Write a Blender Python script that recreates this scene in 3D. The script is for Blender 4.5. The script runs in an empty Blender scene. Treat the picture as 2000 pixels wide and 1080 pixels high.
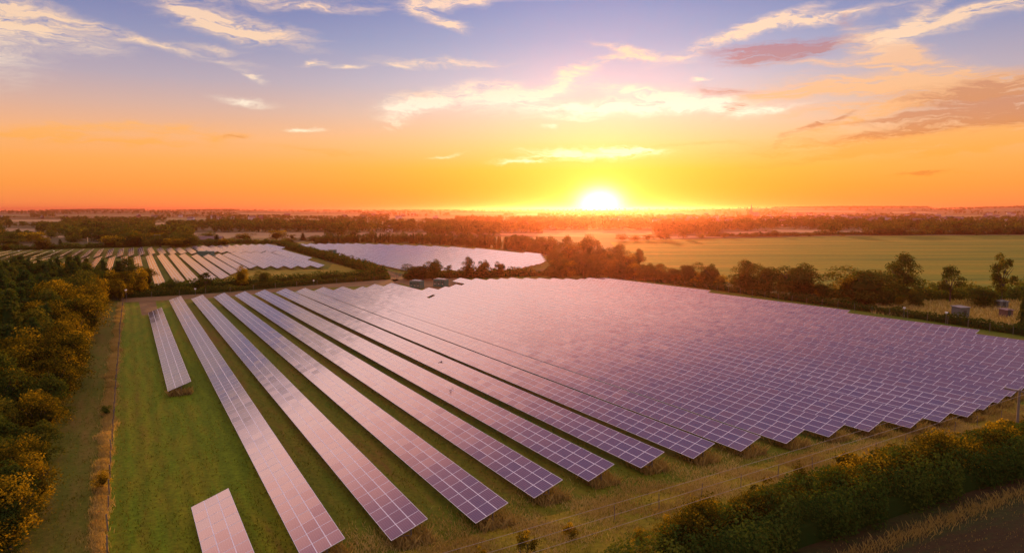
import bpy, math, random
import numpy as np
from mathutils import Vector, Matrix

random.seed(7)
RS = np.random.RandomState(11)
R = math.radians
SC = bpy.context.scene
COL = SC.collection

# ------------------------------------------------------------------ camera model (metres, y = heading)
CAMZ = 24.4
F = 1371.94
PIT = 0.094412
ROW_AZ = -0.503789
CP, SP = math.cos(PIT), math.sin(PIT)
SUN_AZ, SUN_EL, LAMP_EL = 7.1, 0.25, 4.2


def ray(px, py):
    x = (px - 1000) / F
    v = (540 - py) / F
    return np.array([x, CP + v * SP, -SP + v * CP])


def W(px, py, z=0.0):
    d = ray(px, py)
    k = (z - CAMZ) / d[2]
    return (d[0] * k, d[1] * k)


def azel(px, py):
    d = ray(px, py)
    d = d / np.linalg.norm(d)
    return math.degrees(math.atan2(d[0], d[1])), math.degrees(math.asin(d[2]))


# skyline: hill crest height by azimuth
_sky_px = [(-900, 411), (0, 411.5), (90, 411), (190, 409.8), (285, 410), (300, 411.5), (430, 410), (600, 411), (800, 411),
           (1000, 411), (1172, 409.5), (1350, 408), (1500, 406), (1640, 404.8), (1805, 405), (1825, 408.3), (1860, 407.6), (1910, 406.3), (2000, 404.6), (2900, 403.5)]
_sky_az = [math.degrees(math.atan((x - 1000) / F)) for x, y in _sky_px]
_sky_h = [CAMZ + (410.3 - y) / F * 6500 - 6 for x, y in _sky_px]


def sstep(a, b, x):
    t = np.clip((x - a) / (b - a), 0, 1)
    return t * t * (3 - 2 * t)


def H(x, y):
    x = np.asarray(x, float)
    y = np.asarray(y, float)
    d = np.hypot(x, y)
    az = np.degrees(np.arctan2(x, np.maximum(y, 1e-6)))
    c = np.interp(az, _sky_az, _sky_h)
    c = np.where(y > 0, c, 20.0)
    up = sstep(2300, 6500, d)
    roll = 5 * np.sin(x / 610 + 1.3) * np.sin(y / 830) * sstep(2300, 4000, d) * (1 - sstep(5200, 6400, d))
    return c * up + roll - 30 * sstep(7200, 13000, d)


def WT(px, py):
    """where a pixel's ray meets the terrain"""
    d = ray(px, py)
    k = 20.0
    while k < 14000:
        z = CAMZ + d[2] * k
        if z <= float(H(d[0] * k, d[1] * k)):
            break
        k *= 1.004
    return d[0] * k, d[1] * k


# ------------------------------------------------------------------ mesh helpers
def mesh_np(name, V, Fc, mats, mi=None, rnd=None, smooth=False):
    V = np.asarray(V, np.float32)
    Fc = np.asarray(Fc, np.int32)
    k = Fc.shape[1]
    me = bpy.data.meshes.new(name)
    me.vertices.add(len(V))
    me.vertices.foreach_set('co', V.ravel())
    me.loops.add(Fc.size)
    me.loops.foreach_set('vertex_index', Fc.ravel())
    me.polygons.add(len(Fc))
    me.polygons.foreach_set('loop_start', np.arange(0, Fc.size, k, dtype=np.int32))
    me.polygons.foreach_set('loop_total', np.full(len(Fc), k, np.int32))
    for m in mats:
        me.materials.append(m)
    if mi is not None:
        me.polygons.foreach_set('material_index', np.asarray(mi, np.int32))
    me.polygons.foreach_set('use_smooth', np.full(len(Fc), bool(smooth)))
    if rnd is not None:
        a = me.attributes.new('rnd', 'FLOAT', 'FACE')
        a.data.foreach_set('value', np.asarray(rnd, np.float32))
    me.update(calc_edges=True)
    return me


class MB:
    """collects boxes, tubes and quads into one mesh"""

    def __init__(s):
        s.v, s.f, s.m = [], [], []

    def quad(s, a, b, c, d, m=0):
        i = len(s.v)
        s.v += [a, b, c, d]
        s.f.append((i, i + 1, i + 2, i + 3))
        s.m.append(m)

    def box(s, x0, x1, y0, y1, z0, z1, m=0, M=None):
        i = len(s.v)
        P = [(x, y, z) for z in (z0, z1) for y in (y0, y1) for x in (x0, x1)]
        if M is not None:
            P = [tuple(M @ Vector(p)) for p in P]
        s.v += P
        for q in ((0, 2, 3, 1), (4, 5, 7, 6), (0, 1, 5, 4), (2, 6, 7, 3), (0, 4, 6, 2), (1, 3, 7, 5)):
            s.f.append(tuple(i + k for k in q))
            s.m.append(m)

    def tube(s, pts, r0, r1=None, n=6, m=0):
        r1 = r0 if r1 is None else r1
        pts = [Vector(p) for p in pts]
        rings = []
        for k, p in enumerate(pts):
            t = (pts[min(k + 1, len(pts) - 1)] - pts[max(k - 1, 0)]).normalized()
            a = t.orthogonal().normalized()
            b = t.cross(a)
            r = r0 + (r1 - r0) * k / max(1, len(pts) - 1)
            i = len(s.v)
            for j in range(n):
                an = 2 * math.pi * j / n
                s.v.append(tuple(p + a * (r * math.cos(an)) + b * (r * math.sin(an))))
            rings.append(i)
        for a, b in zip(rings, rings[1:]):
            for j in range(n):
                s.f.append((a + j, a + (j + 1) % n, b + (j + 1) % n, b + j))
                s.m.append(m)
        e = rings[-1]
        if n == 6:
            s.f.append((e, e + 1, e + 2, e + 3)); s.m.append(m)
            s.f.append((e, e + 3, e + 4, e + 5)); s.m.append(m)

    def mesh(s, name, mats):
        return mesh_np(name, s.v, s.f, mats, s.m)


def link(name, me, parent=None, loc=None, rz=None):
    o = bpy.data.objects.new(name, me)
    COL.objects.link(o)
    if parent is not None:
        o.parent = parent
    if loc is not None:
        o.location = loc
    if rz is not None:
        o.rotation_euler.z = rz
    return o


def tag(o, label=None, cat=None, group=None, kind=None):
    if label:
        o['label'] = label
    if cat:
        o['category'] = cat
    if group:
        o['group'] = group
    if kind:
        o['kind'] = kind
    return o


def thing(name, label, cat, loc=(0, 0, 0), rz=0.0, group=None):
    o = bpy.data.objects.new(name, None)
    COL.objects.link(o)
    o.empty_display_size = 0.3
    o.location = loc
    o.rotation_euler.z = rz
    return tag(o, label, cat, group)


ORD = ['first', 'second', 'third', 'fourth', 'fifth', 'sixth', 'seventh', 'eighth', 'ninth', 'tenth', 'eleventh', 'twelfth', 'thirteenth', 'fourteenth',
       'fifteenth', 'sixteenth', 'seventeenth', 'eighteenth', 'nineteenth', 'twentieth', 'twenty-first', 'twenty-second', 'twenty-third', 'twenty-fourth',
       'twenty-fifth', 'twenty-sixth', 'twenty-seventh', 'twenty-eighth', 'twenty-ninth', 'thirtieth', 'thirty-first', 'thirty-second', 'thirty-third', 'thirty-fourth']


# ------------------------------------------------------------------ materials
class NT:
    def __init__(s, tree):
        s.t = tree
        s.n = tree.nodes
        s.l = tree.links

    def new(s, typ, **kw):
        n = s.n.new(typ)
        for k, v in kw.items():
            setattr(n, k, v)
        return n

    def _in(s, sock, v):
        if isinstance(v, bpy.types.NodeSocket):
            s.l.new(v, sock)
        elif v is not None:
            sock.default_value = v

    def math(s, op, a, b=None, c=None, clamp=False):
        n = s.new('ShaderNodeMath', operation=op, use_clamp=clamp)
        s._in(n.inputs[0], a)
        if b is not None:
            s._in(n.inputs[1], b)
        if c is not None:
            s._in(n.inputs[2], c)
        return n.outputs[0]

    def mix(s, f, a, b, blend='MIX'):
        n = s.new('ShaderNodeMix', data_type='RGBA', blend_type=blend)
        n.clamp_factor = True
        s._in(n.inputs[0], f)
        s._in(n.inputs[6], a)
        s._in(n.inputs[7], b)
        return n.outputs[2]

    def ramp(s, f, stops, interp='LINEAR'):
        n = s.new('ShaderNodeValToRGB')
        s._in(n.inputs[0], f)
        cr = n.color_ramp
        cr.interpolation = interp
        while len(cr.elements) < len(stops):
            cr.elements.new(0.5)
        for e, (p, c) in zip(cr.elements, stops):
            e.position = p
            e.color = c if len(c) == 4 else (*c, 1)
        return n.outputs[0]

    def noise(s, vec, scale, detail=4, rough=0.55, dist=0.0, out=0):
        n = s.new('ShaderNodeTexNoise')
        s._in(n.inputs['Vector'], vec)
        n.inputs['Scale'].default_value = scale
        n.inputs['Detail'].default_value = detail
        n.inputs['Roughness'].default_value = rough
        n.inputs['Distortion'].default_value = dist
        return n.outputs[out]

    def mapping(s, vec, loc=(0, 0, 0), rot=(0, 0, 0), scale=(1, 1, 1), typ='POINT'):
        n = s.new('ShaderNodeMapping', vector_type=typ)
        s._in(n.inputs[0], vec)
        n.inputs['Location'].default_value = loc
        n.inputs['Rotation'].default_value = rot
        n.inputs['Scale'].default_value = scale
        return n.outputs[0]


def C3(c):
    return (*c, 1.0)


def mat_new(name):
    m = bpy.data.materials.new(name)
    m.use_nodes = True
    m.node_tree.nodes.clear()
    return m, NT(m.node_tree)


def mat_plain(name, col, rough=0.6, metal=0.0, var=0.25, scale=3.0):
    m, t = mat_new(name)
    p = t.new('ShaderNodeBsdfPrincipled')
    tc = t.new('ShaderNodeTexCoord')
    nz = t.noise(tc.outputs['Object'], scale, 4)
    k = t.math('MULTIPLY_ADD', nz, 2 * var, 1 - var)
    c = t.mix(1.0, C3(col), k, 'MULTIPLY')
    t.l.new(c, p.inputs['Base Color'])
    p.inputs['Roughness'].default_value = rough
    p.inputs['Metallic'].default_value = metal
    o = t.new('ShaderNodeOutputMaterial')
    t.l.new(p.outputs[0], o.inputs[0])
    return m


def mat_leaf(name, stops, trans=0.35):
    """leaf colour differs leaf by leaf and plant by plant"""
    m, t = mat_new(name)
    at = t.new('ShaderNodeAttribute', attribute_name='rnd')
    oi = t.new('ShaderNodeObjectInfo')
    f = t.math('ADD', t.math('MULTIPLY', at.outputs['Fac'], 0.62), t.math('MULTIPLY', oi.outputs['Random'], 0.38))
    c = t.ramp(f, stops)
    d = t.new('ShaderNodeBsdfDiffuse')
    tr = t.new('ShaderNodeBsdfTranslucent')
    t.l.new(c, d.inputs[0])
    c2 = t.mix(1.0, c, (1.35, 1.35, 0.4, 1), 'MULTIPLY')
    t.l.new(c2, tr.inputs[0])
    mx = t.new('ShaderNodeMixShader')
    mx.inputs[0].default_value = trans
    t.l.new(d.outputs[0], mx.inputs[1])
    t.l.new(tr.outputs[0], mx.inputs[2])
    o = t.new('ShaderNodeOutputMaterial')
    t.l.new(mx.outputs[0], o.inputs[0])
    return m


def mat_ground(name, stops, scale=0.05, fine=1.2, stretch=None, rough=0.95, bump=0.0, rot=0.0, amt=0.3, mow=0.0):
    """soil or grass: large patches, middling mottles and fine grain, all in metres"""
    m, t = mat_new(name)
    g = t.new('ShaderNodeNewGeometry')
    v = g.outputs['Position']
    if stretch:
        v = t.mapping(v, rot=(0, 0, rot), scale=tuple(1 / q for q in stretch), typ='TEXTURE')
    a = t.noise(v, scale, 5, 0.6, 0.4)
    b = t.noise(v, scale * 9, 4, 0.6)
    f = t.math('ADD', t.math('MULTIPLY', a, 0.65), t.math('MULTIPLY', b, 0.35))
    f = t.math('MULTIPLY_ADD', t.math('SUBTRACT', f, 0.5), 2.1, 0.5, clamp=True)
    c = t.ramp(f, stops)
    fn = t.noise(g.outputs['Position'], fine, 5, 0.7)
    k = t.math('MULTIPLY_ADD', fn, 4 * amt, 1 - 2 * amt)
    c = t.mix(1.0, c, k, 'MULTIPLY')
    if mow:   # swaths left by the mower, side by side along the rows
        dn = t.new('ShaderNodeVectorMath', operation='DOT_PRODUCT')
        t.l.new(g.outputs['Position'], dn.inputs[0])
        dn.inputs[1].default_value = (math.cos(ROW_AZ), -math.sin(ROW_AZ), 0)
        wob = t.math('MULTIPLY_ADD', t.noise(g.outputs['Position'], .12, 3), 1.6, dn.outputs['Value'])
        sw = t.math('SINE', t.math('MULTIPLY', wob, 2 * math.pi / 1.7))
        sw = t.math('MULTIPLY', sw, t.math('MULTIPLY_ADD', a, 2.0, -.5, clamp=True))
        c = t.mix(1.0, c, t.math('MULTIPLY_ADD', sw, mow, 1.0), 'MULTIPLY')
    p = t.new('ShaderNodeBsdfPrincipled')
    t.l.new(c, p.inputs['Base Color'])
    p.inputs['Roughness'].default_value = rough
    p.inputs['Specular IOR Level'].default_value = 0.1
    if bump:
        bn = t.new('ShaderNodeBump')
        bn.inputs['Strength'].default_value = 0.6
        bn.inputs['Distance'].default_value = bump
        t.l.new(t.noise(g.outputs['Position'], fine * 1.7, 4, 0.7), bn.inputs['Height'])
        t.l.new(bn.outputs[0], p.inputs['Normal'])
    o = t.new('ShaderNodeOutputMaterial')
    t.l.new(p.outputs[0], o.inputs[0])
    return m


def mat_glass():
    m, t = mat_new('photovoltaic_glass')
    oi = t.new('ShaderNodeObjectInfo')
    at = t.new('ShaderNodeAttribute', attribute_name='rnd')
    tc = t.new('ShaderNodeTexCoord')
    f = t.math('FRACT', t.math('ADD', oi.outputs['Random'], at.outputs['Fac']))
    c = t.ramp(f, [(0, (0.042, 0.030, 0.072)), (0.5, (0.062, 0.034, 0.066)), (1, (0.085, 0.040, 0.060))])
    # cell strips: slightly lighter bus bars along each module
    sx = t.new('ShaderNodeSeparateXYZ')
    t.l.new(tc.outputs['Object'], sx.inputs[0])
    w = t.math('ABSOLUTE', t.math('SUBTRACT', t.math('FRACT', t.math('MULTIPLY', sx.outputs[0], 1 / 0.1667)), 0.5))
    ln = t.math('GREATER_THAN', w, 0.43)
    c = t.mix(t.math('MULTIPLY', ln, 0.22), c, (0.42, 0.36, 0.42, 1))
    d = t.new('ShaderNodeBsdfDiffuse')
    t.l.new(c, d.inputs[0])
    gl = t.new('ShaderNodeBsdfGlossy')
    gl.inputs['Color'].default_value = (1, 0.96, 0.97, 1)
    gl.inputs['Roughness'].default_value = 0.11
    fr = t.new('ShaderNodeFresnel')
    fr.inputs[0].default_value = 2.6
    mx = t.new('ShaderNodeMixShader')
    t.l.new(fr.outputs[0], mx.inputs[0])
    t.l.new(d.outputs[0], mx.inputs[1])
    t.l.new(gl.outputs[0], mx.inputs[2])
    o = t.new('ShaderNodeOutputMaterial')
    t.l.new(mx.outputs[0], o.inputs[0])
    return m


M = {}
M['glass'] = mat_glass()
M['frame'] = mat_plain('anodised_frame', (0.80, 0.76, 0.77), 0.38, 0.0, 0.05, 1.0)
M['back'] = mat_plain('module_backsheet', (0.10, 0.095, 0.09), 0.9, 0, 0.2, 1.0)
M['steel'] = mat_plain('galvanised_steel', (0.16, 0.15, 0.14), 0.55, 0.3, 0.3, 4.0)
M['wood'] = mat_plain('weathered_timber', (0.17, 0.13, 0.095), 0.85, 0, 0.35, 6.0)
M['bark'] = mat_plain('bark', (0.07, 0.052, 0.038), 0.9, 0, 0.4, 5.0)
M['wire'] = mat_plain('fence_wire', (0.055, 0.036, 0.018), 0.8, 0.0, 0.1, 1.0)
M['cable'] = mat_plain('overhead_cable', (0.42, 0.34, 0.26), 0.5, 0.2, 0.1, 1.0)
M['cabgreen'] = mat_plain('green_cabinet_paint', (0.055, 0.15, 0.11), 0.5, 0, 0.25, 1.5)
M['cabdark'] = mat_plain('dark_louvre', (0.02, 0.035, 0.03), 0.6, 0, 0.2, 2.0)
M['cablight'] = mat_plain('pale_sign_plate', (0.55, 0.56, 0.5), 0.5, 0, 0.15, 3.0)
M['white'] = mat_plain('white_housing', (0.8, 0.8, 0.78), 0.4, 0, 0.05, 2.0)
M['shedwall'] = mat_plain('grey_sheet_wall', (0.12, 0.13, 0.11), 0.7, 0, 0.25, 1.5)
M['shedroof'] = mat_plain('pale_sheet_roof', (0.19, 0.175, 0.15), 0.8, 0, 0.2, 1.5)
M['brick'] = mat_plain('red_brown_brick', (0.17, 0.09, 0.06), 0.85, 0, 0.35, 5.0)
M['render'] = mat_plain('pale_render', (0.52, 0.46, 0.42), 0.85, 0, 0.2, 0.8)
M['tile'] = mat_plain('clay_roof_tile', (0.17, 0.10, 0.075), 0.8, 0, 0.3, 1.5)
M['pane'] = mat_plain('window_glass', (0.03, 0.035, 0.04), 0.1, 0, 0.1, 1.0)
M['stone'] = mat_plain('church_stone', (0.2, 0.17, 0.15), 0.9, 0, 0.25, 0.3)
M['ceramic'] = mat_plain('brown_ceramic', (0.5, 0.42, 0.34), 0.3, 0, 0.1, 4.0)
M['feather'] = mat_plain('dark_feathers', (0.05, 0.045, 0.05), 0.8, 0, 0.2, 9.0)
M['leafgreen'] = mat_leaf('leaf_green', [(0.0, (0.020, 0.036, 0.010)), (0.45, (0.058, 0.080, 0.015)), (0.8, (0.12, 0.115, 0.018)), (1, (0.24, 0.18, 0.02))])
M['leafgold'] = mat_leaf('leaf_sunlit_gold', [(0.0, (0.020, 0.026, 0.006)), (0.35, (0.060, 0.056, 0.008)), (0.58, (0.16, 0.115, 0.010)), (0.82, (0.40, 0.26, 0.015)), (1, (0.66, 0.44, 0.03))], 0.48)  # amber imitates low sunlight on the crowns, put into the leaf colour
M['needle'] = mat_leaf('conifer_needles', [(0.0, (0.022, 0.048, 0.016)), (0.5, (0.058, 0.088, 0.020)), (0.8, (0.16, 0.14, 0.02)), (1, (0.34, 0.23, 0.025))], 0.34)
M['hedge'] = mat_leaf('hedge_leaves', [(0.0, (0.020, 0.042, 0.009)), (0.45, (0.060, 0.090, 0.016)), (0.8, (0.13, 0.14, 0.02)), (1, (0.32, 0.23, 0.03))], 0.33)
M['straw'] = mat_leaf('dry_straw', [(0.0, (0.20, 0.125, 0.04)), (0.5, (0.43, 0.30, 0.11)), (1, (0.68, 0.52, 0.26))], 0.35)
M['grassblade'] = mat_leaf('grass_blades', [(0.0, (0.06, 0.075, 0.008)), (0.6, (0.11, 0.115, 0.012)), (1, (0.21, 0.15, 0.03))], 0.5)

# ------------------------------------------------------------------ setting: ground
NR, NA = 170, 200
rad = np.concatenate([[0.0], np.geomspace(12, 15000, NR)])
ang = np.linspace(0, 2 * np.pi, NA, endpoint=False)
# finer azimuth steps in the half the photograph looks at
ang = np.concatenate([np.linspace(-0.85, 0.85, 150), np.linspace(0.85, 2 * np.pi - 0.85, 60)[1:-1]])
NA = len(ang)
GX = rad[1:, None] * np.sin(ang)[None]
GY = rad[1:, None] * np.cos(ang)[None]
GZ = H(GX, GY)
V = np.concatenate([[[0, 0, 0]], np.stack([GX, GY, GZ], -1).reshape(-1, 3)])
idx = 1 + np.arange(NR * NA).reshape(NR, NA)
nx = np.roll(idx, -1, 1)
Fq = np.stack([idx[:-1], idx[1:], nx[1:], nx[:-1]], -1).reshape(-1, 4)
Fc = np.stack([np.zeros(NA, int), idx[0], nx[0], nx[0]], -1)
M['land'] = mat_ground('countryside_soil', [(0.0, (0.035, 0.042, 0.014)), (0.35, (0.060, 0.062, 0.018)), (0.6, (0.10, 0.085, 0.030)), (0.8, (0.17, 0.125, 0.055)), (1, (0.075, 0.08, 0.022))],
                       scale=0.004, fine=0.35, amt=0.2)
me = mesh_np('ground', V, Fq, [M['land']], smooth=True)
tag(link('ground', me), kind='structure')


def sheet(name, pts, z, m, kind='structure', n=0, terrain=False):
    """a flat patch laid on the ground, outline in metres"""
    if terrain:
        # subdivide quads so that the patch follows the hills
        a, b, c, d = [np.array(p) for p in pts]
        N = 14
        g = []
        for i in range(N + 1):
            for j in range(N + 1):
                s, r = j / N, i / N
                p = (a * (1 - s) + b * s) * (1 - r) + (d * (1 - s) + c * s) * r
                g.append((p[0], p[1], float(H(p[0], p[1])) + z))
        f = [(i * (N + 1) + j, i * (N + 1) + j + 1, (i + 1) * (N + 1) + j + 1, (i + 1) * (N + 1) + j) for i in range(N) for j in range(N)]
        me = mesh_np(name, g, f, [m])
    else:
        me = bpy.data.meshes.new(name)
        me.from_pydata([(p[0], p[1], z) for p in pts], [], [list(range(len(pts)))])
        me.materials.append(m)
        me.update()
    return tag(link(name, me), kind=kind)


def PX(L, z=0.0):
    return [W(x, y, z) for x, y in L]


M['meadow'] = mat_ground('meadow_grass', [(0.0, (0.046, 0.072, 0.004)), (0.3, (0.086, 0.116, 0.005)), (0.55, (0.132, 0.128, 0.008)), (0.75, (0.165, 0.105, 0.013)), (1, (0.17, 0.085, 0.020))],
                         scale=0.06, fine=2.2, bump=0.10, amt=0.42, stretch=(2.0, .35, 1), rot=0.504, mow=.14)
M['lush'] = mat_ground('mown_green_grass', [(0.0, (0.060, 0.094, 0.003)), (0.4, (0.112, 0.156, 0.004)), (0.62, (0.165, 0.160, 0.006)), (0.82, (0.19, 0.115, 0.014)), (1, (0.20, 0.10, 0.02))],
                       scale=0.05, fine=2.2, bump=0.10, amt=0.42, stretch=(2.4, .30, 1), rot=0.504, mow=.2)
M['trackgrass'] = mat_ground('rough_track_grass', [(0.0, (0.060, 0.080, 0.006)), (0.4, (0.100, 0.110, 0.008)), (0.7, (0.16, 0.115, 0.018)), (1, (0.27, 0.165, 0.05))],
                             scale=0.06, fine=2.0, bump=0.12, amt=0.33, stretch=(2.2, 0.35, 1), rot=0.53)
M['crop'] = mat_ground('ripening_crop', [(0.0, (0.028, 0.064, 0.001)), (0.35, (0.066, 0.116, 0.001)), (0.52, (0.125, 0.150, 0.002)), (0.7, (0.21, 0.165, 0.004)), (1, (0.30, 0.20, 0.03))],
                       scale=0.013, fine=0.5, stretch=(0.30, 4.0, 1), rot=0.06, bump=0.2, amt=0.3)
M['stubble'] = mat_ground('stubble', [(0.0, (0.21, 0.14, 0.06)), (0.5, (0.30, 0.20, 0.09)), (1, (0.40, 0.28, 0.14))], scale=0.012, fine=0.2, stretch=(0.5, 2, 1), amt=0.12)
M['pasture'] = mat_ground('pasture', [(0.0, (0.10, 0.11, 0.03)), (0.5, (0.15, 0.14, 0.05)), (1, (0.24, 0.19, 0.09))], scale=0.012, fine=0.2, amt=0.12)
M['soil'] = mat_ground('dark_weedy_soil', [(0.0, (0.022, 0.014, 0.005)), (0.45, (0.045, 0.028, 0.009)), (0.7, (0.034, 0.040, 0.008)), (1, (0.10, 0.062, 0.022))],
                       scale=0.12, fine=2.5, bump=0.15, amt=0.4, stretch=(0.5, 2.0, 1), rot=0.48)
M['gravel'] = mat_ground('brown_gravel', [(0.0, (0.12, 0.070, 0.026)), (0.5, (0.19, 0.115, 0.045)), (1, (0.27, 0.175, 0.08))], scale=0.1, fine=3, amt=0.25)
M['verge'] = mat_ground('dry_verge', [(0.0, (0.10, 0.115, 0.006)), (0.4, (0.20, 0.165, 0.010)), (0.75, (0.32, 0.21, 0.02)), (1, (0.42, 0.27, 0.05))],
                        scale=0.09, fine=2.4, bump=0.15, amt=0.35)

sheet('solar_meadow', PX([(200, 1120), (207, 950), (215, 850), (225, 720), (232, 640), (238, 590), (260, 584), (430, 574), (640, 556), (770, 546), (900, 538), (1180, 537),
                          (1385, 562), (1670, 598), (2000, 645), (2500, 712), (2500, 800), (2000, 960), (1600, 1090), (1000, 1400), (150, 1400)]), 0.006, M['meadow'])
sheet('mown_grass_strip', PX([(203, 1400), (206, 1085), (213, 950), (221, 850), (231, 720), (238, 640), (243, 594), (330, 590), (352, 620), (402, 720), (468, 850), (520, 950), (585, 1085), (700, 1400)]), 0.012, M['lush'])
sheet('grass_track', PX([(-300, 1400), (-200, 1080), (-20, 930), (60, 760), (130, 670), (185, 600), (210, 584), (238, 588), (232, 640), (225, 720), (215, 850), (207, 950), (200, 1120), (150, 1400)]), 0.010, M['trackgrass'])
sheet('bare_dry_patch', PX([(271, 588), (304, 588), (309, 612), (277, 616)]), 0.018, M['gravel'])
sheet('dry_grass_verge', PX([(560, 1130), (850, 1062), (1100, 1000), (1300, 948), (1600, 880), (1750, 848), (1870, 815), (1960, 795), (2250, 752), (2400, 790), (2000, 880), (1600, 985), (1250, 1110), (800, 1250)]), 0.014, M['verge'])
sheet('dark_field', PX([(1040, 1290), (1330, 1130), (1560, 1050), (1860, 955), (2040, 900), (2580, 765), (3200, 900), (2400, 1500)]), 0.018, M['soil'])
sheet('gravel_yard', PX([(770, 546), (792, 541), (880, 540), (905, 546), (890, 558), (860, 566), (835, 566), (790, 556)]), 0.014, M['gravel'])
sheet('gravel_path', PX([(690, 516), (706, 512), (760, 531), (792, 545), (770, 550), (745, 536)]), 0.020, M['gravel'])
sheet('perimeter_path', PX([(232, 583), (430, 573), (640, 555), (775, 545), (790, 551), (775, 556), (640, 562), (430, 581), (236, 591)]), 0.020, M['gravel'])
sheet('far_array_meadow', PX([(-400, 520), (-200, 496), (0, 490), (230, 484), (370, 478), (520, 475), (565, 481), (640, 512), (725, 533), (700, 543), (500, 556), (235, 573), (0, 600)]), 0.008, M['meadow'])
sheet('rough_brown_meadow', PX([(455, 535), (480, 528), (640, 526), (650, 515), (690, 523), (725, 535), (640, 545), (480, 551), (420, 556)]), 0.016, M['verge'])
sheet('middle_array_meadow', PX([(560, 474), (760, 474), (960, 484), (1085, 503), (1090, 522), (950, 540), (790, 536), (690, 512)]), 0.010, M['meadow'])
sheet('crop_field', PX([(1192, 473), (1300, 468), (1500, 464), (1620, 461), (2000, 459.5), (2600, 458), (3000, 540), (2400, 600), (2000, 592), (1800, 588), (1600, 574), (1400, 548), (1250, 524), (1205, 490)]), 0.012, M['crop'])
sheet('dry_rough_grass', PX([(1700, 596), (1780, 588), (2000, 586), (2300, 600), (2300, 680), (2000, 634), (1850, 618), (1740, 606)]), 0.020, M['verge'])

FIELDS = [
    ('stubble', [(376, 455), (640, 454.5), (632, 464), (374, 466)]), ('stubble', [(676, 455), (838, 455), (838, 462), (690, 463)]), ('stubble', [(22, 429.5), (118, 429.3), (122, 434), (22, 433.6)]),
    ('stubble', [(14, 446), (72, 447.4), (68, 452), (6, 452)]), ('pasture', [(325, 426.8), (404, 426.6), (402, 430), (325, 430.2)]), ('pasture', [(110, 419.5), (300, 420.5), (300, 423.2), (110, 422.4)]),
    ('stubble', [(1060, 450), (1272, 451.6), (1274, 458), (1060, 456.5)]), ('stubble', [(975, 456), (1142, 457), (1142, 463), (980, 460.5)]), ('stubble', [(1198, 463), (1380, 460.5), (1480, 461), (1300, 467)]),
    ('stubble', [(1415, 453.5), (1500, 452.4), (1498, 459), (1410, 460)]), ('stubble', [(1510, 449), (1600, 449.8), (1592, 454.4), (1508, 454.2)]), ('stubble', [(1535, 412.2), (1672, 412.2), (1670, 415.2), (1535, 414.2)]),
    ('stubble', [(1742, 414), (1830, 415.6), (1830, 418.6), (1742, 416.6)]), ('pasture', [(1830, 422), (1975, 420.6), (1975, 424), (1830, 423.8)]), ('pasture', [(1920, 411.5), (1990, 411.3), (1990, 412.8), (1920, 413.1)]),
    ('pasture', [(560, 419), (700, 419.3), (700, 421.4), (560, 421.2)]), ('pasture', [(760, 424), (890, 424.4), (890, 426.4), (760, 426.2)]), ('pasture', [(0, 419.4), (60, 419.2), (60, 422.6), (0, 422.8)]),
    ('stubble', [(470, 417.2), (560, 417.4), (560, 418.8), (470, 418.9)]), ('pasture', [(880, 417), (985, 416.8), (985, 419), (880, 419.2)]), ('stubble', [(1010, 418), (1050, 417.8), (1050, 420.6), (1006, 421)]),
    ('pasture', [(1280, 416.4), (1390, 416), (1388, 418.6), (1280, 418.8)]), ('stubble', [(300, 435.6), (330, 435.4), (328, 438.6), (300, 439)]), ('stubble', [(70, 460.5), (130, 460.5), (128, 464.5), (70, 465)]),
    ('stubble', [(1640, 451.6), (1690, 451.4), (1690, 454.6), (1640, 455)]),
]
field_boxes = []
for k, (m, q) in enumerate(FIELDS):
    pts = [WT(*p) for p in q]
    field_boxes.append((np.array(pts), q))
    sheet('stubble_field' if m == 'stubble' else 'pasture_field', pts, 0.05 + 0.35 * sstep(800, 3000, math.hypot(*pts[0])), M[m], terrain=True)

# ------------------------------------------------------------------ solar rows
TILT = 0.3442
LOW = 0.79
MW, MH = 1.671, 1.0
CT, ST = math.cos(TILT), math.sin(TILT)
tilt_m = Matrix.Rotation(TILT, 4, 'Y').inverted()   # local x runs up the slope, local y along the row


def module_mesh():
    b = MB()
    b.box(0.0, MH, 0.0, MW, -0.035, 0.0, 0)
    b.m[0] = 2
    b.quad((0.033, 0.033, 0.003), (MH - 0.033, 0.033, 0.003), (MH - 0.033, MW - 0.033, 0.003), (0.033, MW - 0.033, 0.003), 1)
    return b.mesh('solar_module', [M['frame'], M['glass'], M['back']])


MODULE = module_mesh()


def deck_mesh(name, n0, n1, seed, simple=False):
    """modules n0..n1 of a row in one mesh, y along the row, x up the slope"""
    rs = np.random.RandomState(seed)
    V, Fc, mi, rn = [], [], [], []
    nn = n1 - n0
    # one frame slab per three-module column group, then the glass of every module just above it
    y0, y1 = n0 * MW, n1 * MW
    xs = [(0, 0)]
    P = [(x, y, z) for z in (-0.035, 0.0) for y in (y0, y1) for x in (0.006, 3 * MH - 0.006)]
    V += P
    for q in ((0, 2, 3, 1), (4, 5, 7, 6), (0, 1, 5, 4), (2, 6, 7, 3), (0, 4, 6, 2), (1, 3, 7, 5)):
        Fc.append(q); mi.append(2 if len(Fc) == 1 else 0); rn.append(0)
    for k in range(n0, n1):
        for c in range(3):
            a = rs.normal(0, 0.0045)
            bq = rs.normal(0, 0.0035)
            i = len(V)
            for (sx, sy) in ((0.033, 0.033), (MH - 0.033, 0.033), (MH - 0.033, MW - 0.033), (0.033, MW - 0.033)):
                V.append((c * MH + sx, k * MW + sy, 0.012 + a * (sx - 0.5) + bq * (sy - MW / 2)))
            Fc.append((i, i + 1, i + 2, i + 3)); mi.append(1); rn.append(rs.rand())
    return mesh_np(name, V, Fc, [M['frame'], M['glass'], M['back']], mi, rn)


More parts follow.
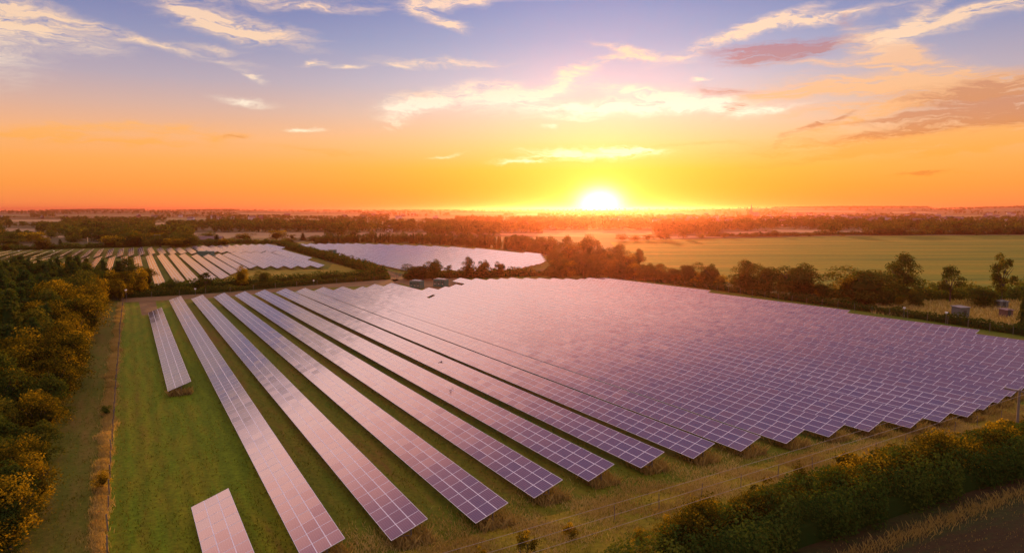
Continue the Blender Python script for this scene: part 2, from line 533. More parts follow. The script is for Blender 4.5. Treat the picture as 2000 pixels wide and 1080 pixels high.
def post_mesh():
    b = MB()
    xm = 1.75 * CT
    zt = 1.75 * ST - 0.10
    b.box(xm - 0.05, xm + 0.05, -0.04, 0.04, -LOW - 0.3, zt)
    b.tube([(xm, 0, zt - 0.62), (0.45 * CT, 0, 0.45 * ST - 0.09)], 0.03, n=6)
    return b.mesh('support_post', [M['steel']])


def rafter_mesh():
    b = MB()
    b.box(0.1, 2.9, -0.03, 0.03, -0.14, -0.085, M=tilt_m)
    return b.mesh('rafter', [M['steel']])


POST, RAFTER = post_mesh(), rafter_mesh()


def solar_row(pn, pf, label, group, near_modules=True, seed=0, cat='solar row', detail=True):
    """pn, pf: ground points under the low edge at the near and far ends"""
    pn, pf = np.array(pn), np.array(pf)
    d = pf - pn
    L = np.linalg.norm(d)
    n = max(1, int(round(L / MW)))
    rz = math.atan2(d[1], d[0]) - math.pi / 2
    root = thing('solar_row', label, cat, (pn[0], pn[1], 0), rz, group)
    sy = L / (n * MW)
    rs = random.Random(seed)
    k0 = 0
    up = Matrix.Translation((0, 0, LOW)) @ tilt_m
    if near_modules:
        k0 = min(n, 33)
        for k in range(k0):
            for c in range(3):
                o = link('solar_module', MODULE, root)
                jit = Matrix.Rotation(rs.gauss(0, 0.0045), 4, 'Y') @ Matrix.Rotation(rs.gauss(0, 0.0035), 4, 'X')
                o.matrix_local = up @ Matrix.Translation((c * MH, k * MW * sy, 0)) @ jit
    if k0 < n:
        o = link('module_deck', deck_mesh('module_deck', k0, n, seed), root)
        o.matrix_local = up @ Matrix.Diagonal((1, sy, 1, 1))
        if k0:
            o['kind'] = 'stuff'
    step = 2 * MW
    npost = int(n // 2) + 1
    first = 10 if detail else 0
    rest = MB()
    for k in range(npost):
        y = min(0.35 + k * step, L - 0.3)
        if k < first:
            o = link('support_post', POST, root, (0, y, LOW))
            o = link('rafter', RAFTER, root, (0, y, LOW))
        elif detail or k % 2 == 0:
            xm = 1.75 * CT
            rest.box(xm - 0.05, xm + 0.05, y - 0.04, y + 0.04, -0.3, LOW + 1.75 * ST - 0.10)
            rest.box(0.1, 2.9, y - 0.03, y + 0.03, -0.14, -0.085, M=up)
    for x in (0.55, 1.5, 2.45):
        rest.box(x - 0.03, x + 0.03, 0.02, L - 0.02, -0.08, -0.037, M=up)
    link('support_frame', rest.mesh('support_frame', [M['steel']]), root)
    return root


UU = np.array([math.sin(ROW_AZ), math.cos(ROW_AZ)])
NN = np.array([math.cos(ROW_AZ), -math.sin(ROW_AZ)])


def un(u, n):
    return UU * u + NN * n


def lowpt(px, py):
    return W(px, py, LOW)


G_MAIN = 'long solar rows of the near field'
MAIN = [  # near low corner (u,n), far low corner (u,n)
    ((46.5, 9.60), (204.3, 9.50)), ((46.6, 15.78), (203.9, 14.83)), ((46.2, 22.32), (205.8, 20.51)), ((48.1, 28.59), (206.7, 26.0)),
    ((48.9, 34.60), (208.3, 31.52)), ((49.2, 40.66), (208.6, 37.4)), ((48.7, 46.61), (207.3, 42.6)), ((48.0, 52.18), (207.2, 47.9)),
    ((47.4, 57.94), (205.8, 53.2)), ((46.7, 63.58), (203.1, 58.4)), ((45.8, 68.86), (207.9, 63.8)), ((44.4, 74.01), (208.7, 69.4)),
    ((44.1, 78.94), (191.0, 74.6)), ((43.7, 83.72), (191.0, 79.9)), ((44.4, 88.4), (195.3, 85.3)), ((45.2, 93.12), (197.5, 90.2)),
    ((46.0, 97.7), (213.3, 94.9)), ((47, 102.3), (209.5, 98.9)), ((48, 106.9), (206.3, 102.7)), ((49, 111.4), (206.0, 106.6)),
    ((50.5, 116.0), (206.3, 110.6)), ((52, 120.5), (203.2, 114.4)), ((54, 125.0), (200.5, 118.1)), ((56.5, 129.5), (197.7, 121.7)),
    ((60, 133.8), (194.6, 125.0)), ((72.2, 138.2), (191.5, 128.6)), ((100.8, 140.2), (193.0, 133.0)), ((145.0, 141.2), (191.3, 137.0)),
]
for k, ((u0, n0), (u1, n1)) in enumerate(MAIN):
    a, b = un(u0, n0), un(u1, n1)
    lab = f'{ORD[k]} long row of purple solar panels counting from the dry grass fence'
    if k == 0:
        lab = 'long solar row nearest the dry grass fence, between the two short rows and the rest'
    if k == len(MAIN) - 1:
        lab = 'short last solar row along the hedge below the crop field'
    if k == 11:
        # this row is broken by a narrow gap near the transformers
        t = (174.0 - u0) / (u1 - u0)
        c1, c2 = a + (b - a) * t, a + (b - a) * (t + 0.012)
        solar_row(a, c1, 'twelfth long solar row from the dry grass fence, stopping at a narrow gap', G_MAIN, True, 100 + k)
        solar_row(c2, b, 'short solar row piece beyond the narrow gap, beside the green transformer cabinets', G_MAIN, False, 150, detail=False)
        continue
    solar_row(a, b, lab, G_MAIN, k < 14, 100 + k, detail=True)
solar_row(un(100.7, 4.05), un(181.5, 4.0), 'short pale solar row alone in the green strip beside the dry grass fence', 'short solar rows', True, 51)
solar_row(un(36.0, 3.85), un(59.8, 3.68), 'very short pinkish solar row cut by the bottom edge of the photo', 'short solar rows', True, 52)

G_FAR = 'solar rows of the field beyond the middle hedge'
LOWER = [((230, 558.2), (236.7, 503.6)), ((267.3, 560), (261, 502.6)), ((304, 560), (284.5, 501)), ((343, 555), (306.5, 500)), ((372, 554), (328.3, 499.4)), ((407, 550), (349.3, 499.3)),
         ((431.2, 545), (373.4, 500.5)), ((450.5, 536), (396, 500.5)), ((468.5, 530), (417, 499.4)), ((487.8, 524.4), (434.3, 497.8)), ((514.6, 524.4), (450, 494.7)), ((541.4, 524), (469.4, 495.2)),
         ((568, 524), (489.4, 494.7)), ((594, 523), (509.9, 494.7)), ((620.7, 523), (530.3, 493)), ((598, 507.8), (548, 493))]
LEFT = [((196, 545), (213, 504.2)), ((155, 545), (187, 504.9)), ((118, 540), (162, 505.5)), ((80, 535), (136.5, 506)), ((50, 530), (110.5, 506.6)), ((25, 525), (85.8, 507.2)), ((0, 522), (58, 507.8)), ((-30, 520), (30, 508.4))]
UPPER = [((249.6, 501), (250.3, 486.7)), ((271.5, 499), (268, 485.8)), ((292, 498), (285.7, 485.8)), ((313.5, 497.8), (305, 486.8)), ((333.5, 497), (323.5, 486.8)), ((353.5, 496.3), (340.9, 486.6)),
         ((374, 496.3), (359.8, 486.6)), ((393, 492.6), (372.4, 483)), ((416, 493.6), (387.6, 482.6)), ((432.2, 494.2), (405, 482)), ((450.5, 493.8), (421.7, 481.6)), ((469, 494.6), (437, 481)),
         ((489, 494), (453, 480.6)), ((509, 493.4), (468, 480.4)), ((529.3, 493.2), (483, 480)), ((549, 492.8), (498, 479.8)), ((548, 486.6), (513, 479.6))]
UPLEFT = [((227.5, 501.9), (232, 487.3)), ((205.4, 502.6), (212, 488)), ((181.3, 503.3), (192.4, 488.6)), ((156.7, 503.8), (173, 489.2)), ((131.3, 504.2), (154, 489.4)), ((106.6, 504.4), (134, 489.9)),
          ((80.6, 504.6), (113, 490.5)), ((53.3, 505), (93.6, 491)), ((26, 505.4), (72.8, 491.3)), ((0, 505.8), (52, 491.7)), ((-27, 506.4), (31, 492.1)), ((-55, 507), (11, 492.6))]
for k, (a, b) in enumerate(LOWER):
    solar_row(lowpt(*a), lowpt(*b), f'{ORD[k]} pale solar row beyond the middle hedge, front block, counting from the wood edge', G_FAR, False, 200 + k, detail=False)
for k, (a, b) in enumerate(LEFT):
    solar_row(lowpt(*a), lowpt(*b), f'{ORD[k]} pale solar row half hidden behind the wood crowns, counting leftwards from its edge', G_FAR, False, 230 + k, detail=False)
for k, (a, b) in enumerate(UPPER):
    solar_row(lowpt(*a), lowpt(*b), f'{ORD[k]} short pale solar row of the back block, counting rightwards from the wood edge', G_FAR, False, 260 + k, detail=False)
for k, (a, b) in enumerate(UPLEFT):
    solar_row(lowpt(*a), lowpt(*b), f'{ORD[k]} slender solar row of the back block, counting leftwards from the wood edge', G_FAR, False, 290 + k, detail=False)

# middle array: one field of rows bounded by two outlines
def uvp(px, py):
    g = np.array(lowpt(px, py))
    return float(g @ UU), float(g @ NN)


far_l = [uvp(*p) for p in [(590, 478.5), (688, 478), (760, 480), (860, 484), (950, 490), (1034, 498)]]
near_l = [uvp(*p) for p in [(782, 529), (900, 530), (1000, 528), (1058, 515), (1052, 504), (1048, 499)]]
n_lo = uvp(657, 499)[1]
n_hi = max(p[1] for p in near_l)
far_l.sort(key=lambda p: p[1])
near_l.sort(key=lambda p: p[1])
n_rows = int((n_hi - n_lo) / 5.6)
for k in range(n_rows + 1):
    n = n_lo + k * 5.6
    uf = np.interp(n, [p[1] for p in far_l], [p[0] for p in far_l])
    uc = np.interp(n, [p[1] for p in near_l], [p[0] for p in near_l])
    if k == 0:
        uf = uvp(657, 499)[0]
    if uf - uc < 5:
        continue
    solar_row(un(uc, n), un(uf, n), f'{ORD[min(k, 33)]} solar row of the white middle array, counting back from the gravel path', 'solar rows of the middle array', False, 330 + k, detail=False)

# ------------------------------------------------------------------ foliage templates (unit height)
def leaves(P, Nrm, size, rs, aspect=0.6, flop=0.7):
    """quads at P, facing Nrm more or less"""
    n = len(P)
    N = Nrm + rs.normal(0, flop, (n, 3))
    N /= np.linalg.norm(N, axis=1, keepdims=True) + 1e-9
    A = np.cross(N, rs.normal(0, 1, (n, 3)))
    A /= np.linalg.norm(A, axis=1, keepdims=True) + 1e-9
    B = np.cross(N, A)
    s = (np.asarray(size) * rs.uniform(0.6, 1.4, n))[:, None]
    V = np.stack([P - A * s, P - B * s * aspect + N * s * 0.15, P + A * s, P + B * s * aspect + N * s * 0.15], 1).reshape(-1, 3)
    Fc = np.arange(4 * n).reshape(n, 4)
    return V, Fc


def sph(n, rs):
    d = rs.normal(0, 1, (n, 3))
    return d / np.linalg.norm(d, axis=1, keepdims=True)


def crown_points(rs, n, base=0.14, wide=0.36, lumps=26, loose=0.0, top=1.0, flat=1.0):
    """leaf positions on lumpy boughs spread through a crown of unit height; returns P, N, clump id"""
    Lc, Lr = [], []
    hc = (top + base) / 2
    hr = (top - base) / 2
    for k in range(lumps):
        d = sph(1, rs)[0]
        q = rs.uniform(0.45, 0.92)
        w = wide * (1.0 if d[2] < 0.2 else 0.95)
        lop = 1 + 0.25 * math.sin(3 * math.atan2(d[1], d[0]) + rs.rand() * 2)
        Lc.append((d[0] * w * q * lop, d[1] * w * q * lop, hc + d[2] * hr * q * flat))
        Lr.append(rs.uniform(0.10, 0.20) * (1 - 0.25 * loose) * (wide / 0.36))
    Lc, Lr = np.array(Lc), np.array(Lr)
    pick = rs.choice(lumps, n, p=Lr ** 2 / (Lr ** 2).sum())
    d = sph(n, rs)
    d[:, 2] = np.where(d[:, 2] < -0.4, -d[:, 2], d[:, 2])
    r = Lr[pick] * (rs.uniform(0.55, 1.08 + 0.25 * loose, n))
    P = Lc[pick] + d * r[:, None]
    P[:, 2] = np.clip(P[:, 2], 0.02, None)
    return P, d, pick


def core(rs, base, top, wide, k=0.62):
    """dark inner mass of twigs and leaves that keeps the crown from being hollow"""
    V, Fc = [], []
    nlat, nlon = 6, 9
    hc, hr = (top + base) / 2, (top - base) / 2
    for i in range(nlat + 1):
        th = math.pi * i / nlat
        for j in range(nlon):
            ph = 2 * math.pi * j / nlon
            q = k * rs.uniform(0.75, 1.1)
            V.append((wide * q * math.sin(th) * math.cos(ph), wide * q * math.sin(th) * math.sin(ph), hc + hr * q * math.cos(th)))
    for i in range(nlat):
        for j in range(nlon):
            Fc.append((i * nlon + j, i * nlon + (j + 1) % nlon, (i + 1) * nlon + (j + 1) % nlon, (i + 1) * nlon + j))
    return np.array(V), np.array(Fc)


def join(parts):
    V, Fc, rn, mi = [], [], [], []
    off = 0
    for v, f, r, m in parts:
        V.append(v); Fc.append(f + off); rn.append(np.broadcast_to(r, len(f))); mi.append(np.full(len(f), m))
        off += len(v)
    return np.concatenate(V), np.concatenate(Fc), np.concatenate(rn), np.concatenate(mi)


def trunk_parts(rs, h=0.5, r=0.022, limbs=6, spread=0.26, top=0.8):
    b = MB()
    b.tube([(0, 0, -0.03), (rs.uniform(-.01, .01), 0, h * 0.5), (rs.uniform(-.02, .02), rs.uniform(-.02, .02), h)], r, r * 0.55)
    for k in range(limbs):
        a = 2 * math.pi * k / limbs + rs.uniform(-.4, .4)
        z = h * rs.uniform(0.45, 1.0)
        e = spread * rs.uniform(0.7, 1.1)
        b.tube([(0, 0, z), (math.cos(a) * e * .5, math.sin(a) * e * .5, z + (top - z) * .45), (math.cos(a) * e, math.sin(a) * e, z + (top - z) * rs.uniform(.6, .95))], r * .5, r * .12)
    return b


def broadleaf(seed, n, size, mat, base=0.12, wide=0.36, lumps=28, loose=0.0, cores=True):
    rs = np.random.RandomState(seed)
    P, N, pk = crown_points(rs, n, base, wide, lumps, loose)
    v, f = leaves(P, N, size, rs)
    tone = rs.rand(lumps)
    rn = np.clip((tone[pk] * .6 + rs.rand(n) * .55 - .08) * (.78 + .45 * rs.rand(n)), 0, 1)
    parts = [(v, f, rn, 0)]
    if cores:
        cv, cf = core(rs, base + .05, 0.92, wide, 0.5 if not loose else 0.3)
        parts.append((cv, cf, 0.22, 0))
    V, Fc, r, mi = join(parts)
    crown = mesh_np('crown', V, Fc, [M[mat]], mi, r)
    trunk = trunk_parts(rs, 0.45, 0.022, 7, wide * .7, .85).mesh('trunk', [M['bark']])
    return crown, trunk


def conifer(seed, n, size, mat='needle', wide=0.2, base=0.05, blunt=0.75):
    rs = np.random.RandomState(seed)
    nb = 150
    zb = base + (0.97 - base) * rs.rand(nb) ** 1.15
    ab = rs.rand(nb) * 2 * np.pi
    prof = lambda z: wide * (np.clip(1 - (z - base) / (1 - base), 0, 1) ** blunt)
    Lb = prof(zb) * rs.uniform(0.65, 1.18, nb) + 0.012
    pick = rs.choice(nb, n, p=(Lb + .02) / (Lb + .02).sum())
    s = np.sqrt(rs.rand(n)) * 1.02
    r = Lb[pick] * s
    side = rs.normal(0, 0.022, n)
    x = np.cos(ab[pick]) * r - np.sin(ab[pick]) * side
    y = np.sin(ab[pick]) * r + np.cos(ab[pick]) * side
    z = zb[pick] + 0.10 * r - 0.5 * r * r / wide + rs.normal(0, 0.010, n)
    P = np.stack([x, y, np.clip(z, .01, 1.0)], 1)
    N = np.stack([np.cos(ab[pick]) * .5, np.sin(ab[pick]) * .5, np.full(n, .8)], 1)
    v, f = leaves(P, N, size, rs, 0.45, 0.6)
    tone = rs.rand(nb)
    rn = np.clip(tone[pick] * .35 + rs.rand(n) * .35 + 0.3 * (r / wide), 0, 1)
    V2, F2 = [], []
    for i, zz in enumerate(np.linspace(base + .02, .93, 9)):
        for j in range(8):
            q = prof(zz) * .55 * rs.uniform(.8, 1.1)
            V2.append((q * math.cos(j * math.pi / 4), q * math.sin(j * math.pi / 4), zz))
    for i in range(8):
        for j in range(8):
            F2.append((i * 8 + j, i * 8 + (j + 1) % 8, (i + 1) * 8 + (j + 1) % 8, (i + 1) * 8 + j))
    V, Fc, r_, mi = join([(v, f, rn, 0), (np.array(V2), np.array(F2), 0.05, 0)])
    crown = mesh_np('crown', V, Fc, [M[mat]], mi, r_)
    b = MB()
    b.tube([(0, 0, -.03), (0, 0, .5), (0, 0, .96)], .016, .003)
    return crown, b.mesh('trunk', [M['bark']])


def single(seed, n, size, mat, kind='broad', **kw):
    """crown and trunk in one mesh, for trees too small in the picture to show parts"""
    c, t = broadleaf(seed, n, size, mat, **kw) if kind == 'broad' else conifer(seed, n, size, mat, **kw)
    def arr(me):
        v = np.empty(len(me.vertices) * 3, np.float32); me.vertices.foreach_get('co', v)
        f = np.empty(len(me.loops), np.int32); me.loops.foreach_get('vertex_index', f)
        return v.reshape(-1, 3), f.reshape(-1, 4)
    cv, cf = arr(c)
    tv, tf = arr(t)
    rr = np.empty(len(cf), np.float32)
    c.attributes['rnd'].data.foreach_get('value', rr)
    V, Fc, r, mi = join([(cv, cf, rr, 0), (tv, tf, 0.5, 1)])
    bpy.data.meshes.remove(c); bpy.data.meshes.remove(t)
    return mesh_np('tree', V, Fc, [M[mat], M['bark']], mi, r)


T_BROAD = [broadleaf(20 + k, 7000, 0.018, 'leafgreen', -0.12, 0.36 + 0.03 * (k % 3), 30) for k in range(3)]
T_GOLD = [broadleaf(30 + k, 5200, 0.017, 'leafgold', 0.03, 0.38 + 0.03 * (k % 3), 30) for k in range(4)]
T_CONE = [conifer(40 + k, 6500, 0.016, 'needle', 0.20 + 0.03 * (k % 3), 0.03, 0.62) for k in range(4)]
T_LOOSE = [broadleaf(50 + k, 3000, 0.018, 'leafgreen', 0.12, 0.26 + 0.05 * k, 22, 1.0, False) for k in range(2)]
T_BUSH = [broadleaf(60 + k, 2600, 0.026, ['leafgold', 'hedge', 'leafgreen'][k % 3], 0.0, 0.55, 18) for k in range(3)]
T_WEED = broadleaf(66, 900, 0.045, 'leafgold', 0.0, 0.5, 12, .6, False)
S_BROAD = [single(70 + k, 1500, 0.030, ['leafgreen', 'leafgreen', 'hedge', 'leafgold'][k], 'broad', base=-0.10, wide=0.42 + .03 * k, lumps=22) for k in range(4)]
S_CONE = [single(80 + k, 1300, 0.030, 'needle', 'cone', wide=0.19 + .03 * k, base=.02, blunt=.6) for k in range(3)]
S_BUSH = [single(90 + k, 900, 0.045, ['hedge', 'leafgreen', 'hedge'][k], 'broad', base=0.0, wide=0.6, lumps=14) for k in range(3)]
S_POPLAR = [single(95 + k, 1100, 0.033, 'leafgreen', 'cone', wide=0.13, base=.02, blunt=.3) for k in range(1)]


def tree(tmpl, x, y, h, label, cat, name, group, wx=1.0, z=None, rz=None):
    z = float(H(x, y)) if z is None else z
    rz = random.uniform(0, 6.28) if rz is None else rz
    if isinstance(tmpl, tuple):
        o = thing(name, label, cat, (x, y, z), rz, group)
        o.scale = (h * wx, h * wx, h)
        link('crown', tmpl[0], o)
        link('trunk', tmpl[1], o)
    else:
        o = tag(link(name, tmpl, None, (x, y, z), rz), label, cat, group)
        o.scale = (h * wx, h * wx, h)
    return o


def topz(px, py, D):
    d = ray(px, py)
    return CAMZ + d[2] * D / d[1]


def in_field(px, py):
    for pts, q in field_boxes:
        xs = [p[0] for p in q]; ys = [p[1] for p in q]
        if min(xs) - 2 < px < max(xs) + 2 and min(ys) - 0.4 < py < max(ys) + 0.2:
            return True
    return False


def covers(px, py, h, D):
    top = py - F * h / D
    for pts, q in field_boxes:
        xs = [p[0] for p in q]; ys = [p[1] for p in q]
        if min(xs) - 1 < px < max(xs) + 1 and top < max(ys) - .25 * (max(ys) - min(ys)) and py > min(ys):
            return True
    return False


# --- the wood beside the track
edge = [(225, 594), (213, 606), (184, 664), (150, 735), (122, 830), (100, 930), (62, 1040), (35, 1085)]
edge_w = np.array(PX(edge))


def wood_edge_x(y):
    return np.interp(y, edge_w[::-1, 1], edge_w[::-1, 0])


rs = np.random.RandomState(5)
wood = []
y = 43.0
while y < 214:
    xe = wood_edge_x(y)
    xl = -0.80 * y - 6
    x = xe - rs.uniform(1.6, 2.4) - 2.4 * float(sstep(110, 190, y))
    rown = 0
    while x > xl and rown < 14:
        depth = xe - x
        wood.append((x + rs.uniform(-.8, .8), y + rs.uniform(-1.2, 1.2), depth, rown))
        x -= rs.uniform(4.2, 6.0)
        rown += 1
    y += 4.6 if y < 120 else 6.2
LBL_W = {'gold': 'sunlit-gold broadleaf tree on the edge of the wood beside the grass track',
         'broad': 'dark green broadleaf tree inside the wood beyond the grass track',
         'cone': 'tall dark conifer inside the wood beyond the grass track'}
for x, y, dep, rown in wood:
    hmax = 7.4 + 3.8 * float(sstep(60, 115, y)) - 1.4 * float(sstep(140, 200, y))
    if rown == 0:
        kind = 'gold'  # sun-facing edge trees get the leaf colour with sunlight painted in
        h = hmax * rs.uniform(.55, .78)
    elif dep < 9:
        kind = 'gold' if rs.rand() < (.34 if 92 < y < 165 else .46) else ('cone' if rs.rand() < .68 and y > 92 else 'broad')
        h = hmax * rs.uniform(.75, .98)
    else:
        kind = 'cone' if rs.rand() < (.82 if 92 < y < 200 else .5) else ('broad' if rs.rand() < .6 else 'gold')
        h = hmax * (rs.uniform(.95, 1.28) if kind == 'cone' else rs.uniform(.75, 1.0))
    if y < 82:
        kind = 'gold' if rs.rand() < .6 else 'broad'
        h = min(h, 7.8)
    T = {'gold': T_GOLD, 'broad': T_BROAD, 'cone': T_CONE}[kind]
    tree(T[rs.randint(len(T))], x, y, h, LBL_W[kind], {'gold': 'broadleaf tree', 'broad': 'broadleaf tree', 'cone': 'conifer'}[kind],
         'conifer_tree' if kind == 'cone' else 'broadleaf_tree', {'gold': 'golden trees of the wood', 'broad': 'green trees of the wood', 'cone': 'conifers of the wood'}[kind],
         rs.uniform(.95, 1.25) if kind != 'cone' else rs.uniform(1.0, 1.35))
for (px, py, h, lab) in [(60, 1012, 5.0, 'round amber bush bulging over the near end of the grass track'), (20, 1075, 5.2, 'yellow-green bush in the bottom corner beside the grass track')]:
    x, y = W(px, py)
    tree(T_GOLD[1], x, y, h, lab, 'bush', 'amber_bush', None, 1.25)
for (px, py, h, lab) in [(208, 812, 1.3, 'small dark bush growing in the dry grass fence line'), (202, 955, 1.6, 'small yellowing bush at the dry grass fence near the bottom'),
                         (236, 588, 3.4, 'slim yellow-green sapling at the far corner of the fence')]:
    x, y = W(px, py)
    tree(T_BUSH[1 if px == 208 else 0], x, y, h, lab, 'bush', 'fence_bush', None, 0.8 if h < 3 else .45)


# --- hedges
def hedge(name, pts, w, h, label, seed, dens=26, size=0.14, mat='hedge', tall=0.35, cat='hedge', golden=0.0):
    """leafy hedge along a ground line; lumpy height and width"""
    rs = np.random.RandomState(seed)
    pts = np.array(pts)
    seg = np.linalg.norm(np.diff(pts, axis=0), axis=1)
    cum = np.concatenate([[0], np.cumsum(seg)])
    L = cum[-1]
    ph = rs.rand(8) * 6.28

    def lump(s):
        return 1 + tall * (0.45 * np.sin(s / 2.3 + ph[0]) + .35 * np.sin(s / 1.1 + ph[1]) + .4 * np.sin(s / 6.1 + ph[2]) + .2 * np.sin(s / .6 + ph[3]))
    n = int(L * (w + 2 * h) * dens)
    s = rs.rand(n) * L
    a = rs.rand(n) * np.pi
    q = rs.uniform(.72, 1.06, n)
    lat = -np.sign(np.cos(a)) * np.abs(np.cos(a)) ** .55 * w / 2 * q * (1 + .22 * np.sin(s / 1.7 + ph[4]) + .15 * np.sin(s / .8 + ph[5]))
    z = np.abs(np.sin(a)) ** .55 * h * q * lump(s)
    # stretch to reach the foot
    foot = rs.rand(n) < .3
    z = np.where(foot, z * rs.rand(n), z)
    x = np.interp(s, cum, pts[:, 0])
    y = np.interp(s, cum, pts[:, 1])
    ip = np.clip(np.searchsorted(cum, s) - 1, 0, len(seg) - 1)
    d = np.diff(pts, axis=0)[ip] / seg[ip][:, None]
    nr = np.stack([d[:, 1], -d[:, 0]], 1)
    P = np.stack([x + nr[:, 0] * lat, y + nr[:, 1] * lat, z], 1)
    N = np.stack([nr[:, 0] * -np.cos(a) * 1.0, nr[:, 1] * -np.cos(a), np.sin(a)], 1)
    v, f = leaves(P, N, size, rs, .6, .8)
    zz = z / h
    tone = .5 + .25 * np.sin(s / 3.1 + ph[6]) + .2 * np.sin(s / 1.3 + ph[7]) * np.sin(lat * 2.1)
    rn = np.clip(.55 * tone + rs.rand(n) * .45 + golden, 0, 1)
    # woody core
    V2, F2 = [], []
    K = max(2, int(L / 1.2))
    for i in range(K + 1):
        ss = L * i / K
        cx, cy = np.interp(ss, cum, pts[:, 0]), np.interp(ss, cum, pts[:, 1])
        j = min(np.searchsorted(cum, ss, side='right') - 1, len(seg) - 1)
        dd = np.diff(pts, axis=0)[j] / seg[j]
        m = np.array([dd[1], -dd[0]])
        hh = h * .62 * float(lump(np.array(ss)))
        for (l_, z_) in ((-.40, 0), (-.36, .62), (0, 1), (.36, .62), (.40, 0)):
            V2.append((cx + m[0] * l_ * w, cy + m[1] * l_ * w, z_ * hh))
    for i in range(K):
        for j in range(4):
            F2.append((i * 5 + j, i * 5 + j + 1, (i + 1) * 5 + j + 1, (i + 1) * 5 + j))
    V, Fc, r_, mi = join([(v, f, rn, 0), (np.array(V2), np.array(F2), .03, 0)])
    me = mesh_np(name, V, Fc, [M[mat]], mi, r_)
    return tag(link(name, me), label, cat)


foot = np.array(PX([(1380, 1160), (1581, 1074), (1720, 1028), (1880, 972), (2050, 922), (2300, 855), (2500, 810)]))
dirv = np.diff(foot, axis=0)
dirv = np.vstack([dirv, dirv[-1]])
dirv /= np.linalg.norm(dirv, axis=1)[:, None]
back = np.stack([-dirv[:, 1], dirv[:, 0]], 1)
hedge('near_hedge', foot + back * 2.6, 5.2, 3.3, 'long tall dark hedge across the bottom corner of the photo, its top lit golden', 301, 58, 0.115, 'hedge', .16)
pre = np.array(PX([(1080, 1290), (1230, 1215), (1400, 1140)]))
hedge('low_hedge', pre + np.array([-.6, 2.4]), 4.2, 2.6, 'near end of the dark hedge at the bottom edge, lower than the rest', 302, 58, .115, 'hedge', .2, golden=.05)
rs = np.random.RandomState(77)
hedge_line = foot + back * 3.2
cum = np.concatenate([[0], np.cumsum(np.linalg.norm(np.diff(hedge_line, axis=0), axis=1))])
# shrubs that break the top of the near hedge, and scrub between it and the wires
SHR = [(1680, 905, 985, 'big rounded golden shrub rising from the near hedge'), (1560, 912, 1010, 'thin golden shrub beside the big rounded one on the near hedge'),
       (1490, 955, 1030, 'low golden shrub on the near hedge, next to the thin one'), (1840, 868, 930, 'broad dark green shrub on the near hedge towards the power pole'),
       (1960, 830, 885, 'golden shrub on the near hedge beside the wooden power pole'), (1400, 985, 1070, 'brown-gold shrub at the near hedge above the stubble strip'),
       (1250, 1035, 1110, 'golden shrub low on the near hedge close to the bottom edge')]
for k, (px, pt, pb, lab) in enumerate(SHR):
    x, y = W(px, pb)
    y += 2.5; x += 2.5 * (px - 1000) / F
    h = max(1.5, min(4.2, topz(px, pt, y)))
    tree(T_BUSH[(0, 0, 0, 1, 0, 0, 0)[k]], x, y, h, lab, 'shrub', 'hedge_shrub', None, (.95, .55, .7, 1.1, .8, .7, .8)[k], 0.0)
for k in range(125):
    s = rs.uniform(0, cum[-1])
    off = rs.uniform(-.4, 4.4)
    x = np.interp(s, cum, hedge_line[:, 0]) + np.interp(s, cum, back[:, 0]) * off
    y = np.interp(s, cum, hedge_line[:, 1]) + np.interp(s, cum, back[:, 1]) * off
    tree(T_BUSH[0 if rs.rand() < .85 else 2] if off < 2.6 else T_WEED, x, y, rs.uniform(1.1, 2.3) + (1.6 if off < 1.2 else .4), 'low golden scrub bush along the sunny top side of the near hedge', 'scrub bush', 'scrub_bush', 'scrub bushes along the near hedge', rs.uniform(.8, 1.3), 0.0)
for (px, pb, h, lab) in [(1030, 1085, 1.9, 'tall yellow weed clump alone near the wires at the bottom edge'), (1115, 1055, 1.4, 'yellow weed clump standing around a fence post under the wires'), (935, 1100, 1.2, 'low yellow weed clump at the bottom edge below the fourth row')]:
    x, y = W(px, pb)
    tree(T_WEED, x, y, h, lab, 'weed clump', 'weed_clump', None, .8, 0.0)

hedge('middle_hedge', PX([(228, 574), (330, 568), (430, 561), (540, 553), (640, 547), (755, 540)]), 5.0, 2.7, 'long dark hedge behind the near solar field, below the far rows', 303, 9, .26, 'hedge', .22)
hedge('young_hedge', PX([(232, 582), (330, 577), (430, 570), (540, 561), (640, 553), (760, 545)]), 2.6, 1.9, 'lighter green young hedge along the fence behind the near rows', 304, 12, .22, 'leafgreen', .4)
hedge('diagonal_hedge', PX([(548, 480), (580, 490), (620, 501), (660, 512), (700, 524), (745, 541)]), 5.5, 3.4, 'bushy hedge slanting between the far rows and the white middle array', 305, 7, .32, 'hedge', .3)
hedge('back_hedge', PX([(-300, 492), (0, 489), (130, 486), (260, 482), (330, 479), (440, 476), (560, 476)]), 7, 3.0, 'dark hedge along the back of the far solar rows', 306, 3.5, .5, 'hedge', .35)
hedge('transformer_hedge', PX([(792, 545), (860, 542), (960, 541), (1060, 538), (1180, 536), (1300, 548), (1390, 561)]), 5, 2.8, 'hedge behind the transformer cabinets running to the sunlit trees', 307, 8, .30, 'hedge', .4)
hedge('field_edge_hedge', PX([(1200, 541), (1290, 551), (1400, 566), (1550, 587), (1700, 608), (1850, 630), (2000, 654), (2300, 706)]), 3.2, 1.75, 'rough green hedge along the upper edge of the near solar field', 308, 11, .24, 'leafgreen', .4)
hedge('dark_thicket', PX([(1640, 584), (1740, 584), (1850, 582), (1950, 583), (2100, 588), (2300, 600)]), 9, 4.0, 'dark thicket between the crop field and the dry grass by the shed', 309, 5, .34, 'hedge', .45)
hedge('crop_far_hedge', PX([(1380, 462), (1500, 461.5), (1620, 459), (1800, 458), (2000, 457.6), (2400, 456)]), 6, 2.6, 'thin dark hedge along the far edge of the crop field', 310, 1.8, .7, 'hedge', .5)

